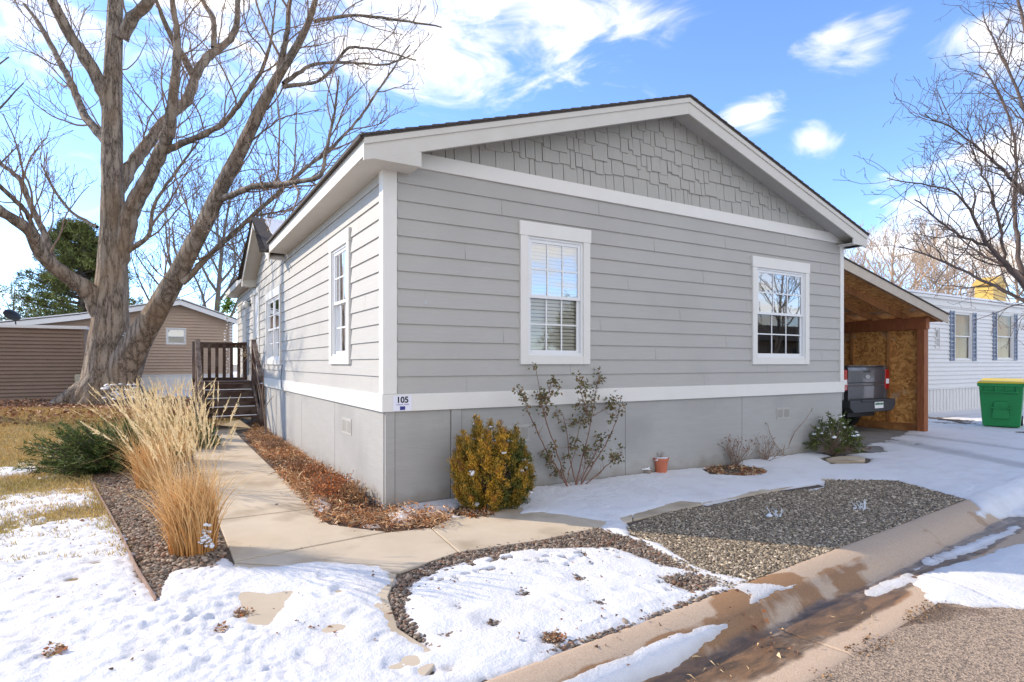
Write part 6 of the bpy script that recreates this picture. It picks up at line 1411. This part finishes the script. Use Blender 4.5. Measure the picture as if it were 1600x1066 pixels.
# ------------------------------------------------------------------ pot, stones, pavers, edging
x, y = G(1033, 741); pot = empty('flower_pot', 'terracotta coloured flower pot with dry stems and snow by the skirting', 'flower pot', (x, y, .02))
m_ = MB(); N_ = 28
profp = [(.070, 0), (.088, .16), (.102, .162), (.104, .195), (.092, .196), (.088, .17), (.0, .168)]
V = []; 
for (r, z) in profp:
    for j in range(N_): a = 2*PI*j/N_; V.append((r*math.cos(a), r*math.sin(a), z))
m_.add(V, [(i*N_+j, i*N_+(j+1) % N_, (i+1)*N_+(j+1) % N_, (i+1)*N_+j) for i in range(len(profp)-1) for j in range(N_)]); m_.build('pot', M['terracotta'], pot, smooth=False)
v, f = blobs_mesh([(0, 0, .175)], [.08], .3, 2, (14, 8)); link('snow_fill', np_mesh('snow_fill', v, f, True), M['snowplain'], pot)
t = Tree(3, .3, .2); t.scale = .1
for k in range(14): d = t.r.normal(0, .5, 3); d[2] = 1; t.grow((-.02, 0, .17), d, .12, .002, 1, .001, 1)
v, f = tubes(t.fine+t.mid, 3); link('stems', np_mesh('stems', v, f), M['twig'], pot)
def rock(name, label, cat, u, v, r, sq, mat, seed, cap=False, group=None):
    x, y = G(u, v); root = empty(name, label, cat, (x, y, 0), group); v_, f = blobs_mesh([(0, 0, r*sq*.6)], [r], sq, seed, (14, 9)); link('stone', np_mesh('stone', v_, f, True), M[mat], root)
    if cap: v_, f = blobs_mesh([(0, 0, r*sq*1.25)], [r*.85], .35, seed+1, (14, 8)); link('snow_cap', np_mesh('snow_cap', v_, f, True), M['snowplain'], root)
M['rock'] = paint('garden_rock', (.20, .16, .13), (.34, .29, .24), scale=14, rough=.85, bump=.8, bscale=30)
rock('garden_rock', 'snow capped pale rock just left of the terracotta pot', 'rock', 1006, 742, .075, .85, 'rock', 3, True)
rock('garden_rock', 'small dark rock with a snow cap right of the terracotta pot', 'rock', 1074, 730, .06, .6, 'rock', 5, True)
x, y = G(1322, 720); m_ = MB(); n = 11; r_ = random.Random(5); pp = [(x+math.cos(2*PI*i/n)*.42*r_.uniform(.85, 1.1)*.9, y+math.sin(2*PI*i/n)*.20*r_.uniform(.85, 1.1)) for i in range(n)]
slab(m_, pp, .05, .03); tag(m_.build('stepping_stone', M['concrete'], bevel=.008), 'flat grey stepping stone showing through the snow in front of the green shrub', 'stone')
for (lab, l) in (('rusty metal edging strip dividing the left lawn from the rocks', [(122, 712), (136, 738), (150, 768), (168, 800), (190, 842), (212, 890), (243, 942)]),):
    P = np.array([G(u, v)+(0,) for u, v in l]); P[:, 2] = Tt(P[:, 0], P[:, 1])+.012; S_ = smooth_path(P, 50); m_ = MB()
    for i in range(49): p, q = S_[i], S_[i+1]; m_.bar((p[0], p[1], p[2]-.004), (q[0], q[1], q[2]-.004), .010, .05)
    tag(m_.build('garden_edging', M['edging']), lab, 'edging')
m_ = MB()
V, F = tubes([(np.array([tuple(pix(95, 430, 13.2)), tuple(pix(115, 455, 13.2)), tuple(pix(128, 487, 13.2))]), np.array([.01, .012, .014]))], 5)

# hanging things at the far end of the eave
hp = Vector((-.34, 12.4, 3.05)); hg = empty('hanging_plant', 'small bright green plant hanging under the far end of the eave', 'plant', tuple(hp))
r_ = np.random.default_rng(6); C = r_.normal(0, .10, (260, 3)); v, f, c = cards(C, rand_dirs(260, r_, -.3), .09, .04, .5, 1, np.array([.22, .38, .06])*r_.uniform(.6, 1.3, (260, 1))); link('foliage', np_mesh('foliage', v, f, False, c), M['leafattr'], hg)
m_ = MB(); m_.cyl((0, 0, -.02), (0, 0, .32), .004, n=5); m_.cyl((0, 0, -.12), (0, 0, -.02), .06, .09, n=12); m_.build('pot', M['black'], hg)
hc = Vector((-.28, 13.2, 3.2)); hgl = empty('garland', 'string of small white ornaments hanging at the far house corner', 'garland', tuple(hc))
r_ = np.random.default_rng(7); v, f = blobs_mesh([(r_.normal(0, .03), r_.normal(0, .03), -z) for z in np.arange(.1, 2.1, .09)], r_.uniform(.02, .04, 23), .9, 4, (6, 4)); link('ornaments', np_mesh('ornaments', v, f, True), M['vinyl'], hgl)
m_ = MB(); m_.cyl((0, 0, .1), (0, 0, -2.1), .003, n=4); m_.build('string', M['black'], hgl)

# ------------------------------------------------------------------ scatter: pebbles, fallen leaves, turf
def sample(poly, n, r_):
    P = np.array(poly); lo = P.min(0); hi = P.max(0); out = []; got = 0
    while got < n:
        q = r_.uniform(lo, hi, (n*2, 2)); m = sdpoly(q[:, 0], q[:, 1], poly) < 0; out.append(q[m]); got += m.sum()
    return np.concatenate(out)[:n]
def area(poly): return abs(sum(poly[i][0]*poly[(i+1) % len(poly)][1]-poly[(i+1) % len(poly)][0]*poly[i][1] for i in range(len(poly))))/2
ph = (1+5**.5)/2
ICO = np.array([(-1, ph, 0), (1, ph, 0), (-1, -ph, 0), (1, -ph, 0), (0, -1, ph), (0, 1, ph), (0, -1, -ph), (0, 1, -ph), (ph, 0, -1), (ph, 0, 1), (-ph, 0, -1), (-ph, 0, 1)])/math.hypot(1, ph)
ICF = np.array([(0, 11, 5), (0, 5, 1), (0, 1, 7), (0, 7, 10), (0, 10, 11), (1, 5, 9), (5, 11, 4), (11, 10, 2), (10, 7, 6), (7, 1, 8), (3, 9, 4), (3, 4, 2), (3, 2, 6), (3, 6, 8), (3, 8, 9), (4, 9, 5), (2, 4, 11), (6, 2, 10), (8, 6, 7), (9, 8, 1)])
def pebbles(name, label, poly, dens_, size, pal, seed, maxsnow=.012, extra=None, piles=.25):
    r_ = np.random.default_rng(seed); n = int(area(poly)*dens_); q = sample(poly, n, r_)
    if extra is not None: q = np.concatenate([q, extra])
    q = q[curbline(q[:, 0])-q[:, 1] < -.002]
    dpt = snow_depth(q[:, 0], q[:, 1]); q = q[dpt < maxsnow]; n = len(q)
    s = size*np.exp(r_.normal(0, .31, n)); S3 = np.stack([s*r_.uniform(.8, 1.35, n), s*r_.uniform(.7, 1.1, n), s*r_.uniform(.4, .75, n)], -1)
    z = Tt(q[:, 0], q[:, 1])+S3[:, 2]*.35+r_.uniform(0, piles, n)*s
    B_ = ICO[None]*(1+.16*r_.normal(0, 1, (n, 12, 1))); V = B_*S3[:, None, :]
    a = r_.uniform(0, 2*PI, n); t_ = r_.normal(0, .35, n); ca, sa = np.cos(a), np.sin(a); ct, st_ = np.cos(t_), np.sin(t_)
    x, y, zz = V[..., 0], V[..., 1], V[..., 2]; y2 = y*ct[:, None]-zz*st_[:, None]; z2 = y*st_[:, None]+zz*ct[:, None]; x3 = x*ca[:, None]-y2*sa[:, None]; y3 = x*sa[:, None]+y2*ca[:, None]
    V = np.stack([x3+q[:, 0:1], y3+q[:, 1:2], z2+z[:, None]], -1).reshape(-1, 3); F = (ICF[None]+np.arange(n)[:, None, None]*12).reshape(-1, 3)
    pal = np.array(pal); c = pal[r_.integers(0, len(pal), n)]*r_.uniform(.7, 1.25, (n, 1)); c = np.repeat(c, 12, 0)
    print(name, n)
    return tag(link(name, np_mesh(name, V, F, False, c), M['stone']), label, 'gravel', kind='stuff')
pebbles('gravel', 'grey brown gravel filling the bed behind the curb', gravel_dark, 9800, .0072, [(.30, .24, .165), (.20, .155, .105), (.40, .32, .22), (.13, .10, .07), (.62, .51, .37), (.25, .19, .125)], 1)
pebbles('river_rock', 'brown river rock between the walk and the snowy centre bed', gravel_mid, 6200, .0088, [(.20, .15, .11), (.13, .095, .07), (.30, .23, .17), (.16, .14, .12), (.36, .28, .21), (.24, .13, .08)], 2, .016)
pebbles('river_rock', 'tan and grey river rock in the bed around the dry grass', bed_left, 3600, .0112, [(.34, .25, .17), (.20, .145, .10), (.46, .35, .25), (.26, .21, .16), (.14, .095, .065), (.28, .15, .09)], 3, .016)
def leaves(name, label, poly, n, size, pal, seed, layer=.02, maxsnow=9, curl=.9, thin=None, wr=.62):
    r_ = np.random.default_rng(seed); q = sample(poly, n, r_)
    if thin is not None: nn = fbm(q[:, 0]*2.2, q[:, 1]*2.2, seed, 3)*2; q = q[nn > thin]
    dpt = snow_depth(q[:, 0], q[:, 1]); q = q[dpt < maxsnow]; dpt = np.maximum(0, dpt[dpt < maxsnow]); n = len(q)
    C = np.stack([q[:, 0], q[:, 1], Tt(q[:, 0], q[:, 1])+dpt+.006+r_.uniform(0, layer, n)], -1); d = r_.normal(0, 1, (n, 3)); d[:, 2] *= .35
    pal = np.array(pal); c = pal[r_.integers(0, len(pal), n)]*r_.uniform(.6, 1.3, (n, 1))
    L_ = size*np.exp(r_.normal(0, .3, n)); V, F, cc = cards(C, d, L_, L_*wr, curl, seed, c)
    return tag(link(name, np_mesh(name, V, F, False, cc), M['leafattr']), label, 'leaves', kind='stuff')
BR = [(.42, .20, .09), (.30, .14, .07), (.52, .30, .15), (.22, .11, .06), (.46, .16, .06), (.40, .27, .17), (.62, .44, .27), (.55, .38, .22)]
leaves('fallen_leaves', 'brown and rust leaf litter along the side of the house', mulch, 7500, .027, BR, 1, .045, .012)
leaves('dead_stems', 'matted tan stems and shredded dead foliage over the leaf bed beside the house', mulch, 16000, .075, [(.66, .38, .19), (.56, .26, .10), (.50, .20, .07), (.68, .46, .27)], 31, .085, .012, wr=.075, thin=-.35)
leaves('fallen_leaves', 'orange brown leaf litter on the lawn under the big tree', PG([(-300, 622), (420, 622), (330, 668), (200, 660), (60, 662), (-300, 680)]), 15000, .075, [(.50, .27, .15), (.40, .19, .10), (.56, .36, .22), (.32, .17, .1)], 2, .02, .03, thin=-.25)
leaves('fallen_leaves', 'stray brown leaves lying on snow, gravel and gutter', PG([(0, 760), (240, 800), (330, 880), (640, 900), (930, 830), (1150, 900), (1240, 960), (1000, 1066), (0, 1066)]), 330, .022, [(.24, .11, .06), (.34, .18, .1), (.16, .08, .05)], 3, .002, thin=.12)
def clump(cx_, cy_, r, n, s): 
    return [(cx_+r*math.cos(2*PI*i/8), cy_+r*math.sin(2*PI*i/8)) for i in range(8)]
for i, (lab, u, v, r, n) in enumerate((('rusty leaf clump half buried in snow below the bare walk patch', 380, 962, .055, 60), ('leaf clump half buried in the snow at lower left', 85, 1022, .055, 50), ('leaf clump in snow at the centre bed, beside the curb', 865, 1000, .06, 60), ('brown leaf pile around the arborvitae foot', 745, 803, .20, 700), ('brown leaf pile around the dormant shrub by the skirting', 1150, 737, .40, 800), ('leaf litter caught in the wet gutter', 1215, 1000, .22, 22), ('leaf litter under the green shrub beside the carport', 1330, 700, .32, 420), ('small dark leaf clump in the snow below the dry grass', 345, 987, .03, 25))):
    p = G(u, v); z = i
    leaves('fallen_leaves', lab, clump(p[0], p[1], r, 8, i), n, .03 if r > .1 else .022, BR, 20+i, .025, .2, thin=-.3 if r > .1 else None)
seam = [(a_, float(curbline(a_))-.70) for a_ in np.arange(-.5, 3.6, .3)]+[(a_, float(curbline(a_))-.83) for a_ in np.arange(3.5, -.6, -.3)]
leaves('road_debris', 'brown leaf crumbs collected along the seam between gutter pan and road', seam, 900, .015, [(.22, .12, .06), (.34, .2, .1), (.13, .08, .05)], 41, .006, .002, thin=-.05)
gut = [(a_, float(curbline(a_))-.30) for a_ in np.arange(-.5, 3.2, .3)]+[(a_, float(curbline(a_))-.66) for a_ in np.arange(3.1, -.6, -.3)]
leaves('gutter_debris', 'straw bits, twigs and leaf scraps stuck in the wet gutter', gut, 260, .045, [(.50, .34, .18), (.30, .17, .09), (.62, .46, .26)], 42, .004, .01, wr=.12, thin=.05)
walkp = [(-1.4, 6), (-.6, 6), (-.6, 1), (-.3, -.3), (1.2, -.9), (1.0, -1.6), (-1.4, -.8)]
leaves('walk_debris', 'few leaf scraps and bits of straw scattered on the bare walk', walkp, 90, .022, [(.20, .12, .07), (.42, .28, .15), (.12, .08, .05)], 43, .003, .01, wr=.35)
# turf: dry straw coloured and greenish blades where the lawn is clear
def turf():
    r_ = np.random.default_rng(44); poly = PG([(-260, 640), (420, 640), (330, 670), (300, 716), (130, 716), (158, 778), (205, 870), (-260, 900)]); q = sample(poly, 120000, r_)
    dist = np.hypot(q[:, 0]-CA, q[:, 1]-CB); dpt = snow_depth(q[:, 0], q[:, 1]); m = (dpt < .022) & (r_.uniform(0, 1, len(q)) < .95); q = q[m]; n = len(q)
    C = np.stack([q[:, 0], q[:, 1], Tt(q[:, 0], q[:, 1])-.004], -1); d = r_.normal(0, .55, (n, 3)); d[:, 2] = 1
    g = np.clip(fbm(q[:, 0]*1.5, q[:, 1]*1.5, 77, 3)*2+.35, 0, 1)[:, None]; c = (np.array([.68, .48, .19])*(1-g)+np.array([.46, .37, .12])*g)*r_.uniform(.6, 1.3, (n, 1))
    V, F, cc = cards(C, d, r_.uniform(.035, .075, n), .007, .5, 4, c)
    tag(link('lawn_grass', np_mesh('lawn_grass', V, F, False, cc), M['leafattr']), 'dry yellow green lawn grass between the snow patches on the left', 'grass', kind='stuff')
turf()
